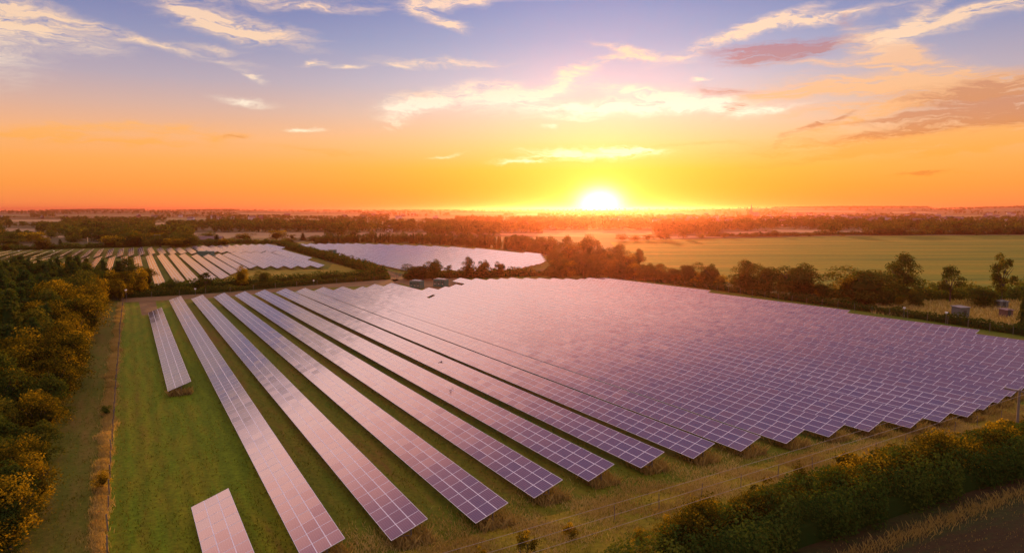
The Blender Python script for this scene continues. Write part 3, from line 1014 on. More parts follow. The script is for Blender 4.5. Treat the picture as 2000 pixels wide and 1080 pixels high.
# --- single trees read from the photograph: px, top y, ground y, width px, template list, label
def pxtree(px, pt, pb, wpx, tm, label, cat='tree', name='field_tree', group=None, wref=0.8):
    x, y = W(px, pb)
    h = topz(px, pt, y)
    wm = wpx * y / F * (1.18 if 1280 < px < 2000 and pb > 540 else 1.0)
    return tree(tm, x, y, h, label, cat, name, group, max(.35, wm / (h * wref)), 0.0)


pxtree(1550, 512, 580, 88, T_BROAD[0], 'large dark round tree on the crop field edge, the roundest of all')
pxtree(1497, 515, 574, 50, T_BROAD[1], 'dark round tree just beside the largest round one on the crop field edge')
pxtree(1455, 513, 569, 50, T_BROAD[2], 'dark tree at the front of the crop field trio')
pxtree(1384, 514, 560, 36, T_BROAD[0], 'reddish round tree on the crop field edge, close to the sunlit trees')
pxtree(1346, 512, 556, 40, T_BROAD[1], 'reddish tree pair nearest the sun on the crop field edge, taller half', group=None)
pxtree(1312, 526, 552, 36, T_BROAD[2], 'low reddish tree on the crop field edge next to the sunlit trees')
pxtree(1690, 520, 592, 110, T_BROAD[1], 'wide dark tree before the thicket, with golden branches at its side')
pxtree(1652, 538, 590, 50, T_GOLD[0], 'golden bushy tree at the foot of the wide dark tree')
pxtree(1755, 502, 584, 56, T_BROAD[2], 'rounded tree standing behind the wide dark tree, taller')
pxtree(1610, 550, 586, 44, T_BROAD[0], 'small dark tree between the largest round tree and the golden bushy one')
pxtree(1855, 519, 590, 56, T_LOOSE[1], 'small open-crowned tree rising from the dark thicket')
pxtree(1955, 494, 592, 58, T_LOOSE[0], 'tall slim open-crowned tree above the thicket, tallest in the crop field')
pxtree(1920, 560, 600, 50, T_BROAD[0], 'low dark tree in the thicket beside the tall slim one')
pxtree(1998, 552, 640, 40, T_CONE[0], 'dark conifer at the edge of the photo beside the sheds')
pxtree(516, 528, 562, 32, T_BROAD[1], 'rounded olive tree standing in the middle hedge, the tallest there')
pxtree(472, 521, 560, 30, T_GOLD[1], 'brownish tree in the middle hedge, before the end of the far rows')
pxtree(402, 532, 566, 40, T_LOOSE[1], 'sparse pale tree in the middle hedge, far rows showing through it')
pxtree(335, 545, 574, 28, T_BUSH[1], 'bushy lump in the middle hedge before the far rows')
pxtree(845, 505, 547, 42, T_BROAD[0], 'largest dark tree behind the transformer cabinets')
pxtree(808, 516, 547, 46, T_BROAD[1], 'dark bushy tree just behind the first transformer cabinet')
pxtree(826, 516, 547, 30, T_LOOSE[0], 'thin dark tree between the transformer trees')
pxtree(914, 505, 543, 26, T_BROAD[2], 'dark round-topped tree in the hedge beyond the cabinets, first of two alike')
pxtree(944, 506, 543, 28, T_BROAD[0], 'dark round-topped tree in the hedge beyond the cabinets, second of two alike')
pxtree(976, 511, 541, 22, T_BROAD[1], 'small round tree past the two alike in the hedge')
pxtree(878, 518, 544, 24, T_LOOSE[1], 'thin-crowned small tree in the hedge beside the largest dark one')
pxtree(1246, 489, 522, 26, T_BROAD[2], 'round tree standing out at the corner of the crop field')

rs = np.random.RandomState(23)
for k in range(58):
    q = rs.rand()
    px = 1240 + q * 560
    pb = np.interp(px, [1240, 1400, 1550, 1700, 1800], [545, 563, 582, 597, 602]) - rs.uniform(0, 6)
    x, y = W(px, pb)
    tree(T_BUSH[rs.choice([1, 2, 2, 0])], x, y, rs.uniform(1.8, 4.6), 'dark bush of the scrub between the panels and the crop field trees', 'bush', 'scrub_bush', 'scrub below the crop field', rs.uniform(.8, 1.3), 0.0)
rs = np.random.RandomState(21)
# red sunlit clump around the sun's foot
for px, pt, pb, w in [(1095, 500, 540, 44), (1115, 510, 545, 36), (1080, 520, 542, 34), (1140, 498, 545, 46), (1160, 505, 548, 40), (1190, 500, 545, 44), (1215, 508, 545, 40), (1235, 515, 546, 36), (1262, 512, 548, 40),
                      (1285, 518, 550, 34), (1120, 475, 528, 46), (1150, 458, 522, 48), (1105, 466, 520, 36), (1180, 478, 528, 50), (1210, 482, 528, 46), (1230, 496, 530, 34), (1135, 490, 536, 50), (1085, 488, 528, 36), (1170, 490, 536, 46), (1200, 492, 538, 40)]:
    pxtree(px, pt, pb, w, (T_BROAD + T_GOLD[:1])[rs.randint(4)], 'broadleaf tree in the glowing red clump below the setting sun', 'broadleaf tree', 'clump_tree', 'red-lit trees below the sun')
# conifer belt along the middle array
bl = np.array(PX([(620, 477), (700, 475), (800, 476), (900, 481), (1000, 488), (1085, 502)]))
bt = [(620, 461), (700, 457), (800, 455), (900, 457), (1000, 460), (1085, 463)]
for r_ in range(3):
    t = 0.0
    while t < 1:
        k = t * (len(bl) - 1)
        i = min(int(k), len(bl) - 2)
        p = bl[i] + (bl[i + 1] - bl[i]) * (k - i)
        pxx = 1000 + F * p[0] / p[1]
        D = p[1] + 3 + r_ * 7
        h = topz(pxx, np.interp(pxx, [b[0] for b in bt], [b[1] for b in bt]), D) * rs.uniform(.8, 1.05)
        tm = S_CONE[rs.randint(3)] if rs.rand() < .55 else S_BROAD[rs.randint(3)]
        tree(tm, p[0] * D / p[1] + rs.uniform(-1, 1), D + rs.uniform(-1.5, 1.5), h, 'dark tree of the dense belt behind the white middle array', 'belt tree', 'belt_tree', 'trees of the belt behind the middle array', rs.uniform(.9, 1.3), 0.0)
        t += rs.uniform(.019, .027)
# trees between the fields beyond the array belt, and along the crop field's far hedge
for px, pt, pb, w in [(690, 446, 470, 24), (725, 452, 470, 26), (640, 455, 472, 20), (1715, 443, 459, 36), (1760, 445, 459, 40), (1735, 446, 459, 30), (1782, 450, 459, 22), (1800, 448, 459, 24), (1833, 445, 458, 20), (1872, 445, 458, 22),
                      (1888, 449, 458, 16), (1905, 448, 458, 24), (1947, 441, 458, 24), (1990, 443, 458, 28), (1515, 450, 462, 22), (1500, 454, 462, 16), (1455, 456, 463, 20), (1470, 457, 463, 18), (1413, 456, 464, 14), (1370, 455, 465, 20),
                      (1335, 446, 466, 20), (1300, 449, 468, 26), (1290, 454, 468, 30), (1240, 459, 470, 24), (1215, 458, 470, 22), (1265, 458, 470, 24), (1690, 452, 459, 14), (1645, 454, 461, 14), (1580, 455, 462, 14), (1555, 457, 462, 12)]:
    pxtree(px, pt, pb, w, S_BROAD[rs.randint(3)], 'small dark tree dotted along the far hedges of the crop field', 'hedgerow tree', 'hedgerow_tree', 'trees along the far hedges')
# nearer trees of the mixed woodland behind the far rows
LBL_B = 'rounded tree of the mixed woodland behind the far solar rows'
for k in range(130):
    px = rs.uniform(-30, 640)
    pb = rs.uniform(462, 484)
    if 370 < px and pb < 469:
        continue
    D = W(px, pb)[1]
    pt = pb - rs.uniform(13, 24) * 560 / D
    if covers(px, pb, (pb - pt) * D / F, D) and rs.rand() < .8:
        continue
    tm = S_BROAD[rs.randint(4)] if rs.rand() < .85 else S_CONE[rs.randint(3)]
    pxtree(px, pt, pb, rs.uniform(18, 40) * 560 / D, tm, LBL_B, 'woodland tree', 'woodland_tree', 'mixed woodland behind the far rows')
for px, pt, pb, w in [(80, 462, 488, 30), (10, 476, 490, 16), (245, 446, 474, 46), (190, 432, 462, 8), (195, 434, 462, 8), (340, 428, 455, 9), (350, 429, 455, 9), (358, 460, 480, 34), (368, 452, 470, 20), (400, 457, 472, 40), (480, 455, 470, 34), (540, 448, 470, 30), (571, 457, 468, 10)]:
    tm = S_POPLAR[0] if w < 10 else S_BROAD[rs.randint(4)]
    lab = 'slim dark poplar sticking up out of the woodland' if w < 10 else LBL_B
    pxtree(px, pt, pb, w, tm, lab, 'poplar' if w < 10 else 'woodland tree', 'poplar_tree' if w < 10 else 'woodland_tree', 'poplars' if w < 10 else 'mixed woodland behind the far rows')

# --- far woodland and hedgerows, one mass
rs = np.random.RandomState(99)
FP, FH = [], []


def vnoise(x, y, s):
    return 0.5 + 0.25 * math.sin(x / s + 1.7 * math.sin(y / s * .7 + 1)) + .25 * math.sin(y / s * 1.3 + 1.9 * math.sin(x / s * .8 + 2.2))


tries = 0
while len(FP) < 7600 and tries < 80000:
    tries += 1
    D = math.exp(rs.uniform(math.log(640), math.log(6800)))
    az = rs.uniform(-46, 46)
    x, y = D * math.sin(R(az)), D * math.cos(R(az))
    px = 1000 + F * x / y
    py = 410.3 + F * CP * (CAMZ - float(H(x, y))) / y
    if in_field(px, py) or (px > 1190 and py > 459):
        continue
    q = vnoise(x, y, 160) * .6 + vnoise(x + 400, y, 520) * .4
    thr = .40 if px < 1000 else .43
    if px < 700 and py > 432:
        thr = .30
    if D > 2000:
        thr += .10
    if D > 3200:
        thr = .56
    if q < thr and rs.rand() > .12:
        continue
    hh = rs.uniform(6, 12.5) * (1.15 if D > 3000 else 1)
    if covers(px, py, hh, D):
        if rs.rand() < .85 or covers(px, py, 3.0, D):
            continue
        hh = 3.0
    FP.append((x, y, float(H(x, y))))
    FH.append(hh)
# hedgerows: lines of trees between the far fields
for k in range(70):
    D = math.exp(rs.uniform(math.log(1100), math.log(6000)))
    az = rs.uniform(-42, 42)
    x0, y0 = D * math.sin(R(az)), D * math.cos(R(az))
    a = rs.uniform(-.5, .5) + (math.pi / 2 if rs.rand() < .25 else 0)
    Ln = rs.uniform(200, 700)
    for s in np.arange(0, Ln, 11):
        x, y = x0 + math.cos(a) * s, y0 + math.sin(a) * s
        px = 1000 + F * x / y
        py = 410.3 + F * CP * (CAMZ - float(H(x, y))) / y
        if in_field(px, py) or (px > 1190 and py > 458) or y < 900:
            continue
        hh = rs.uniform(2.5, 6)
        if covers(px, py, hh, y):
            continue
        FP.append((x, y, float(H(x, y)))); FH.append(hh)
# wooded crests
for (xa, xb) in [(100, 287), (400, 470), (1505, 1640), (1560, 1810), (1830, 1880), (1900, 2040), (300, 420), (600, 900)]:
    dense = 700 if xa not in (300, 600, 1830) else 160
    for k in range(int(dense * (xb - xa) / 200)):
        px = rs.uniform(xa, xb)
        D = rs.uniform(5700, 6900)
        x = (px - 1000) / F * D
        y = D
        FP.append((x, y, float(H(x, y)))); FH.append(rs.uniform(8, 14))
FP, FH = np.array(FP), np.array(FH)
nt = len(FP)
K = np.where(np.hypot(FP[:, 0], FP[:, 1]) < 1300, 70, np.where(np.hypot(FP[:, 0], FP[:, 1]) < 2600, 26, 12))
own = np.repeat(np.arange(nt), K)
n = len(own)
d = sph(n, rs)
d[:, 2] = np.abs(d[:, 2]) * np.where(rs.rand(n) < .8, 1, -1)
hw = FH * rs.uniform(.35, .6, nt)
r = rs.uniform(.6, 1.0, n)
P = np.stack([FP[own, 0] + d[:, 0] * hw[own] * r, FP[own, 1] + d[:, 1] * hw[own] * r, FP[own, 2] + FH[own] * .5 + d[:, 2] * FH[own] * .5 * r], 1)
sz = FH[own] * np.where(K[own] > 60, .105, np.where(K[own] > 20, .17, .24))
v, f = leaves(P, d, sz, rs, .75, .5)
rn = np.clip(rs.rand(nt)[own] * .65 + rs.rand(n) * .35, 0, 1)
# hidden inner mass of each crown (an eight-sided diamond)
me = mesh_np('far_woodland', v, f, [M['leafgreen']], None, rn)
tag(link('far_woodland', me), 'far woods and hedgerows across the plain to the skyline', 'woodland', kind='stuff')


# ------------------------------------------------------------------ dry grass and grass blades
def blades(P, h, wd, rs, lean=.35):
    n = len(P)
    a = rs.rand(n) * 6.28
    t = np.stack([np.cos(a), np.sin(a), np.zeros(n)], 1)
    ln = rs.normal(0, lean, (n, 2)) * h[:, None]
    top = P + np.stack([ln[:, 0], ln[:, 1], h], 1)
    mid = P + np.stack([ln[:, 0] * .35, ln[:, 1] * .35, h * .55], 1)
    w = np.asarray(wd)[:, None] if np.ndim(wd) else wd
    V = np.stack([P - t * w, P + t * w, mid + t * w * .7, top], 1).reshape(-1, 3)
    return V, np.arange(4 * n).reshape(n, 4)


rs = np.random.RandomState(31)
fence_w = np.array(PX([(198, 1130), (203, 1000), (210, 900), (218, 800), (225, 720), (232, 640), (238, 592)]))
fc = np.concatenate([[0], np.cumsum(np.linalg.norm(np.diff(fence_w, axis=0), axis=1))])


def along(line, cum, s):
    return np.stack([np.interp(s, cum, line[:, 0]), np.interp(s, cum, line[:, 1])], 1)


n = 70000
s = rs.rand(n) * fc[-1]
kn = np.arange(0, fc[-1] + 2, .9)
clump = np.interp(s, kn, rs.rand(len(kn)) ** .7)
sway = np.interp(s, kn[::3], rs.normal(0, .28, len(kn[::3])))
p = along(fence_w, fc, s)
off = -.25 + sway + rs.normal(0, .33, n) * (.6 + .8 * clump)
P = np.stack([p[:, 0] + off, p[:, 1], np.full(n, 0.0)], 1)
hh = rs.uniform(.22, .62, n) * (.5 + .6 * np.clip(clump, 0, 1.2))
v, f = blades(P, hh, .020, rs, .2)
rn = np.clip(.15 + .45 * rs.rand(n) + .4 * np.interp(s, kn[::2], rs.rand(len(kn[::2]))), 0, 1)
tag(link('fence_grass', mesh_np('fence_grass', v, f, [M['straw']], None, rn)), 'pale dry grass growing along the fence by the track', 'dry grass', kind='stuff')

# tufts in the shade under the near row ends
P = []
rs = np.random.RandomState(32)
for k, ((u0, n0), _) in enumerate(MAIN[:20]):
    for j in range(520):
        q = un(u0 + abs(rs.normal(.2, 1.7)) - .4, n0 + 1.4 + rs.uniform(-.9, 2.0))
        P.append((q[0], q[1], 0))
for j in range(500):
    q = un(100.7 + abs(rs.normal(0, .8)) - .2, 4.0 + rs.uniform(.2, 2.9))
    P.append((q[0], q[1], 0))
P = np.array(P)
v, f = blades(P, rs.uniform(.35, 1.05, len(P)), .03, rs, .35)
tag(link('row_end_grass', mesh_np('row_end_grass', v, f, [M['straw']], None, rs.rand(len(P)) * .6)), 'brown dry grass growing under the near ends of the solar rows', 'dry grass', kind='stuff')

# dry grass verge between rows and near hedge
rs = np.random.RandomState(33)
vl = np.array(PX([(700, 1100), (950, 1055), (1150, 1005), (1400, 945), (1600, 905), (1800, 862), (1950, 826), (2150, 785)]))
vc = np.concatenate([[0], np.cumsum(np.linalg.norm(np.diff(vl, axis=0), axis=1))])
n = 90000
s = rs.rand(n) * vc[-1]
p = along(vl, vc, s)
o1 = rs.normal(0, 2.4, n)
P = np.stack([p[:, 0] - o1 * .45, p[:, 1] + o1 * .9, np.zeros(n)], 1)
keep = (np.sin(P[:, 0] * .9 + np.sin(P[:, 1] * .6) * 2) + np.sin(P[:, 1] * 1.1 + P[:, 0] * .35) + rs.normal(0, .7, n)) > -.2
P = P[keep]
v, f = blades(P, rs.uniform(.14, .42, len(P)), .022, rs, .35)
rn = np.clip(.15 + .5 * rs.rand(len(P)) + .2 * np.sin(P[:, 0] * .4), 0, 1)
tag(link('verge_grass', mesh_np('verge_grass', v, f, [M['straw']], None, rn)), 'golden dry grass on the verge between the solar rows and the near hedge', 'dry grass', kind='stuff')

# stubble strip and weeds in the dark field
rs = np.random.RandomState(34)
sl = np.array(PX([(1600, 1120), (1700, 1075), (1830, 1025), (1960, 975), (2100, 930)]))
sc_ = np.concatenate([[0], np.cumsum(np.linalg.norm(np.diff(sl, axis=0), axis=1))])
n = 3000
s = rs.rand(n) * sc_[-1]
p = along(sl, sc_, s)
o1 = rs.normal(0, .42, n)
P = np.stack([p[:, 0] + o1 * .5, p[:, 1] - o1, np.zeros(n)], 1)
P2 = np.stack([rs.uniform(14, 46, 4500), rs.uniform(36, 62, 4500), np.zeros(4500)], 1)
P2 = P2[[np.interp(q[0], foot[:, 0], foot[:, 1]) > q[1] + .5 for q in P2]]
P = np.concatenate([P, P2])
v, f = blades(P, np.concatenate([rs.uniform(.2, .6, n), rs.uniform(.06, .2, len(P2))]), .020, rs, .3)
tag(link('stubble_strip', mesh_np('stubble_strip', v, f, [M['straw']], None, rs.rand(len(P)) * .35)), 'strip of pale stubble standing in the dark field', 'stubble', kind='stuff')

# short meadow grass in the near lanes, track and strip
rs = np.random.RandomState(35)
n = 95000
D = 38 + 92 * rs.rand(n) ** 1.4
xx = rs.uniform(-.86, .62, n) * D
P = np.stack([xx, D, np.zeros(n)], 1)
xe = wood_edge_x(D)
keep = (xx > xe) & (P[:, 1] > np.interp(xx, foot[:, 0], foot[:, 1] + 5, left=-99, right=999))
P = P[keep]
tuft = np.sin(P[:, 0] * 1.3 + 2 * np.sin(P[:, 1] * .5)) * np.sin(P[:, 1] * .9 + np.sin(P[:, 0] * .7)) + rs.normal(0, .6, len(P))
P = P[tuft > -.1]
v, f = blades(P, rs.uniform(.07, .24, len(P)), .035, rs, .5)
tag(link('meadow_tufts', mesh_np('meadow_tufts', v, f, [M['grassblade']], None, rs.rand(len(P)))), 'short green and brown grass in the lanes between solar rows', 'grass', kind='stuff')

rs = np.random.RandomState(36)
P = np.array([W(rs.uniform(1700, 2100), rs.uniform(588, 636)) for k in range(9000)])
P = np.column_stack([P, np.zeros(len(P))])
keep = np.array([p[1] > np.interp(1000 + F * p[0] / p[1], [1700, 1850, 2100], [165, 152, 138]) for p in P])
P = P[keep]
v, f = blades(P, rs.uniform(.4, 1.1, len(P)), .09, rs, .35)
tag(link('shed_grass', mesh_np('shed_grass', v, f, [M['straw']], None, rs.rand(len(P)))), 'tall dry grass around the shed beyond the field edge hedge', 'dry grass', kind='stuff')


# ------------------------------------------------------------------ fences
def fence(label, line, step, h, name='wire_fence', r=.05, wires=4, seed=0, mat='wood', mesh=False):
    rs = random.Random(seed)
    line = np.array(line)
    cum = np.concatenate([[0], np.cumsum(np.linalg.norm(np.diff(line, axis=0), axis=1))])
    root = thing(name, label, 'fence', (line[0][0], line[0][1], 0))
    n = int(cum[-1] / step)
    tops = []
    b = MB()
    b.tube([(0, 0, -.2), (0, 0, h * .6), (0, 0, h)], r, r * .9)
    pm = b.mesh('post', [M[mat]])
    for k in range(n + 1):
        s = k * step
        x = float(np.interp(s, cum, line[:, 0]))
        y = float(np.interp(s, cum, line[:, 1]))
        o = link('post', pm, root, (x - line[0][0], y - line[0][1], 0))
        o.rotation_euler = (rs.gauss(0, .03), rs.gauss(0, .03), rs.uniform(0, 3))
        tops.append((x - line[0][0], y - line[0][1]))
    w = MB()
    for i in range(wires):
        z = h * (.15 + .8 * i / max(1, wires - 1))
        w.tube([(a, c, z) for a, c in tops], .0028, n=4)
    link('wire', w.mesh('wire', [M['wire']]), root)
    return root


fence('post and wire fence standing in the dry grass beside the track', fence_w + np.array([.35, 0]), 4.0, 1.35, 'field_fence', .065, 3, 1)
fence('post and wire fence between the near rows and the near hedge', PX([(905, 1118), (1030, 1078), (1160, 1030), (1320, 985), (1480, 945), (1640, 905), (1790, 868), (1900, 836), (2060, 800)]), 4.6, 1.35, 'hedge_fence', .036, 3, 2)
fence('timber deer fence along the field edge hedge at the upper side', np.array(PX([(1185, 543), (1300, 556), (1400, 569.5), (1550, 591), (1700, 612), (1850, 635), (2000, 660), (2300, 713)])), 4.6, 1.9, 'deer_fence', .05, 5, 3)
fence('thin fence in front of the young hedge behind the near rows', PX([(240, 586), (330, 581), (430, 574), (540, 565), (640, 557), (770, 547)]), 7.0, 1.9, 'back_fence', .06, 4, 4)
fence('fence around the yard of the transformer cabinets', PX([(775, 545), (800, 541), (880, 540), (960, 541), (1100, 539)]), 5.0, 1.9, 'yard_fence', .05, 4, 5)


# ------------------------------------------------------------------ camera poles
def camera_pole(px, py, h, label):
    x, y = W(px, py)
    o = thing('camera_pole', label, 'camera pole', (x, y, 0), 0, 'security camera poles')
    b = MB()
    b.tube([(0, 0, -.2), (0, 0, h * .5), (0, 0, h)], .05, .045)
    link('pole', b.mesh('pole', [M['steel']]), o)
    b = MB()
    b.box(-.14, .14, -.35, .25, -.13, .13)
    b.box(-.17, .17, -.45, .27, .132, .16)
    b.tube([(0, 0, -.13), (0, 0, -.2), (0, 0, -.32)], .05)
    b.tube([(0, -.35, 0), (0, -.40, 0), (0, -.45, 0)], .09)
    link('camera_housing', b.mesh('camera_housing', [M['white']]), o, (0, 0, h + .2))
    return o


camera_pole(1847, 634, 2.4, 'white camera on a pole beside the field edge hedge, nearer the shed')
camera_pole(1765, 622, 2.2, 'white camera on a pole in the field edge hedge, farther from the shed')
camera_pole(382, 581, 2.2, 'white camera on a pole between the tops of the first and second rows')
camera_pole(613, 563, 2.2, 'white camera on a pole behind the far end of the eighth row')
camera_pole(247, 590, 3.0, 'thin camera pole at the far corner of the dry grass fence')
camera_pole(37.5, 500.5, 2.6, 'white camera on a pole among the far rows above the wood, farther left')
camera_pole(106, 500.5, 2.6, 'white camera on a pole among the far rows above the wood, farther right')


# ------------------------------------------------------------------ transformer cabinets
def cabinet(px, py, wpx, hh, depth, label, rz=-.5, bits=True):
    x, y = W(px, py)
    w = wpx * y / F
    o = thing('transformer_cabinet', label, 'transformer cabinet', (x, y, 0), rz)
    b = MB()
    b.box(-w / 2, w / 2, 0, depth, .12, hh)
    link('cabinet_body', b.mesh('cabinet_body', [M['cabgreen']]), o)
    b = MB()
    b.box(-w / 2 - .08, w / 2 + .08, -.08, depth + .08, hh + .002, hh + .10)
    link('roof', b.mesh('roof', [M['cabgreen']]), o)
    b = MB()
    b.box(-w / 2 - .15, w / 2 + .15, -.15, depth + .15, -.1, .118)
    link('plinth', b.mesh('plinth', [M['gravel']]), o)
    nd = max(2, int(w / 1.3))
    for k in range(nd):
        x0 = -w / 2 + w * (k + .06) / nd
        x1 = -w / 2 + w * (k + .94) / nd
        b = MB()
        b.box(x0, x1, -.035, -.003, .25, hh - .12)
        dd = link('door', b.mesh('door', [M['cabgreen']]), o)
        b = MB()
        for j in range(6):
            b.box(x0 + .12, x1 - .12, -.055, -.037, hh * .55 + j * .09, hh * .55 + j * .09 + .05)
        link('louvre', b.mesh('louvre', [M['cabdark']]), dd)
        if bits:
            b = MB()
            b.box((x0 + x1) / 2 - .16, (x0 + x1) / 2 + .16, -.05, -.037, hh * .38, hh * .38 + .22)
            link('warning_plate', b.mesh('warning_plate', [M['cablight']]), dd)
    if bits:
        b = MB()
        b.box(-w * .3, -w * .05, .3, depth - .3, hh + .102, hh + .34)
        b.box(w * .1, w * .32, .3, depth - .3, hh + .102, hh + .28)
        link('cooling_unit', b.mesh('cooling_unit', [M['cablight']]), o)
    return o


cabinet(810, 564, 25, 2.35, 2.2, 'green transformer cabinet in the gravel yard, nearer the thin end of the rows')
cabinet(857, 560.5, 27, 2.3, 2.2, 'green transformer cabinet in the gravel yard, the one farther along')
cabinet(398, 500.5, 32, 2.5, 3.0, 'long dark green cabinet standing among the far solar rows', -.2, False)
cabinet(646, 497.5, 11, 2.6, 3.0, 'small green cabinet at the edge of the white middle array', -.5, False)


# ------------------------------------------------------------------ sheds and buildings
def shed(px, py, wpx, h, depth, label, wall='shedwall', roof='shedroof', rz=.25, slope=.25, name='field_shed'):
    x, y = W(px, py)
    w = wpx * y / F
    o = thing(name, label, 'shed', (x, y, 0), rz)
    b = MB()
    b.box(-w / 2, w / 2, 0, depth, -.1, h)
    for k in range(int(w / .3)):
        b.box(-w / 2 + .1 + k * .3, -w / 2 + .18 + k * .3, -.022, -.002, 0, h - .05)
    link('wall', b.mesh('wall', [M[wall]]), o)
    b = MB()
    mm = Matrix.Translation((0, 0, h + .02)) @ Matrix.Rotation(slope * .2, 4, 'X')
    b.box(-w / 2 - .2, w / 2 + .2, -.25, depth + .3, .0, .12, M=mm)
    link('roof', b.mesh('roof', [M[roof]]), o)
    b = MB()
    b.box(-.42, .42, -.05, -.024, .02, 1.95)
    d = link('door', b.mesh('door', [M['cabdark']]), o)
    b = MB()
    b.box(.28, .34, -.085, -.052, .9, 1.1)
    link('handle', b.mesh('handle', [M['steel']]), d)
    return o


shed(1884, 623, 22, 2.5, 2.4, 'square grey shed with a pale flat roof in the dry grass')
shed(1971, 621, 16, 1.7, 2.0, 'low dark red-brown shed at the edge of the photo, beside the conifer', 'brick', 'tile', .1, .3, 'brick_shed')
shed(1961, 603, 18, 1.7, 2.0, 'low grey tank shed behind the brown one at the thicket', 'shedwall', 'shedwall', .1, .3, 'tank_shed')


def house_mesh(w, d, h, rh):
    b = MB()
    b.box(-w / 2, w / 2, -d / 2, d / 2, -.5, h, 0)
    # gables
    for s in (-1, 1):
        b.quad((s * w / 2, -d / 2, h), (s * w / 2, d / 2, h), (s * w / 2, 0, h + rh), (s * w / 2, 0, h + rh), 0)
    return b


def house(x, y, z, w, d, h, rh, rz, label, group, wall='render', roof='tile', name='house', cat='house', parts=True):
    o = thing(name, label, cat, (x, y, z), rz, group)
    link('wall', house_mesh(w, d, h, rh).mesh('wall', [M[wall]]), o)
    b = MB()
    e = .35
    for s in (-1, 1):
        b.quad((-w / 2 - e, s * (d / 2 + e), h - .15), (w / 2 + e, s * (d / 2 + e), h - .15), (w / 2 + e, 0, h + rh + .06), (-w / 2 - e, 0, h + rh + .06), 0)
    rf = link('roof', b.mesh('roof', [M[roof]]), o)
    if parts:
        b = MB()
        b.box(w * .28, w * .28 + .8, -.4, .4, h + rh * .5, h + rh + 1.1)
        link('chimney', b.mesh('chimney', [M['brick']]), rf)
        for k in range(3):
            for zz in (.9, h - 1.5):
                b = MB()
                b.box(-w * .36 + k * w * .3, -w * .36 + k * w * .3 + 1.1, -d / 2 - .05, -d / 2 - .003, zz, zz + 1.1)
                link('window', b.mesh('window', [M['pane']]), o)
    return o


x, y = W(760, 452.5)
house(x, y, 0, 8, 6, 4.5, 2.4, .15, 'white house standing alone among trees behind the belt', None, 'white', 'tile')
x, y = W(412, 474)
house(x, y, 0, 17, 9, 2.6, 2.2, .1, 'long low brown barn between the far rows and the stubble field', None, 'brick', 'tile', 'long_barn', 'barn', False)
proto = []
rs = np.random.RandomState(61)
HS = [('render', 'tile'), ('render', 'tile'), ('brick', 'tile'), ('brick', 'shedroof')]
hm = []
for k, (a, b_) in enumerate(HS):
    bb = house_mesh(11 + k, 8, 5.4, 3.0)
    for s in (-1, 1):
        bb.quad((-(11 + k) / 2 - .4, s * 4.4, 5.25), ((11 + k) / 2 + .4, s * 4.4, 5.25), ((11 + k) / 2 + .4, 0, 8.46), (-(11 + k) / 2 - .4, 0, 8.46), 1)
    hm.append(bb.mesh('house', [M[a], M[b_]]))
cnt = 0
while cnt < 120:
    px = rs.uniform(1310, 2010) if cnt < 85 else (rs.uniform(1060, 1310) if cnt < 98 else rs.uniform(0, 900))
    py = rs.uniform(419, 444) if px > 1060 else rs.uniform(420, 433)
    if in_field(px, py):
        continue
    x, y = WT(px, py)
    k = rs.randint(4)
    o = tag(link('town_house', hm[k], None, (x, y, float(H(x, y)) + .2), rs.uniform(-.8, .8)),
            'tiny pale house among the trees of the distant town' if px > 1060 else 'tiny pale house among the far woods', 'house', 'houses of the distant town' if px > 1060 else 'houses in the far woods')
    q = rs.uniform(.8, 1.35) * (1 if y < 2600 else 1.35)
    o.scale = (q, q, rs.uniform(1.0, 1.35))
    cnt += 1

x, y = WT(1467, 424)
zc = float(H(x, y))
o = thing('church', 'distant church with a tall thin spire against the skyline of the town', 'church', (x, y, zc), .3)
b = MB(); b.box(-4.5, 4.5, -4.5, 4.5, -1, 18)
link('tower', b.mesh('tower', [M['stone']]), o)
b = MB(); b.tube([(0, 0, 18.003), (0, 0, 30), (0, 0, 46)], 4.2, .15, 8)
link('spire', b.mesh('spire', [M['stone']]), o)
b = MB(); b.box(4.6, 30, -6, 6, -1, 10); b.quad((4.6, -6.4, 9.8), (30, -6.4, 9.8), (30, 0, 16), (4.6, 0, 16)); b.quad((4.6, 6.4, 9.8), (30, 6.4, 9.8), (30, 0, 16), (4.6, 0, 16))
link('nave', b.mesh('nave', [M['stone']]), o)


# ------------------------------------------------------------------ overhead line
def insul(b, x, y, z):
    b.tube([(x, y, z), (x, y, z + .1), (x, y, z + .22)], .05, .03)


pole_x, pole_y = 51.6, 70.0
_e = np.array(W(945, 1080, 6.3))
_d = _e - np.array([pole_x, pole_y])
line_a = math.atan2(_d[1], _d[0])
o = thing('power_pole', 'tall wooden power pole behind the near hedge at the edge of the photo', 'power pole', (pole_x, pole_y, 0), 0)
b = MB(); b.tube([(0, 0, -.4), (0, 0, 3), (0, 0, 6.2)], .15, .11, 8)
link('pole', b.mesh('pole', [M['wood']]), o)
b = MB(); b.box(-1.4, 1.4, -.06, .06, 6.0, 6.14, M=Matrix.Rotation(line_a + math.pi / 2, 4, 'Z'))
link('crossarm', b.mesh('crossarm', [M['wood']]), o)
arm = Vector((math.cos(line_a + math.pi / 2), math.sin(line_a + math.pi / 2), 0))
for k in (-1, 0, 1):
    b = MB()
    insul(b, arm.x * k * 1.25, arm.y * k * 1.25, 6.16)
    link('insulator', b.mesh('insulator', [M['ceramic']]), o)
end = Vector((pole_x + _d[0] * 1.5, pole_y + _d[1] * 1.5, 6.6))
wl = ['overhead wire running across the near hedge, farthest of the three', 'overhead wire running across the near hedge, middle of the three', 'overhead wire running across the near hedge, nearest of the three']
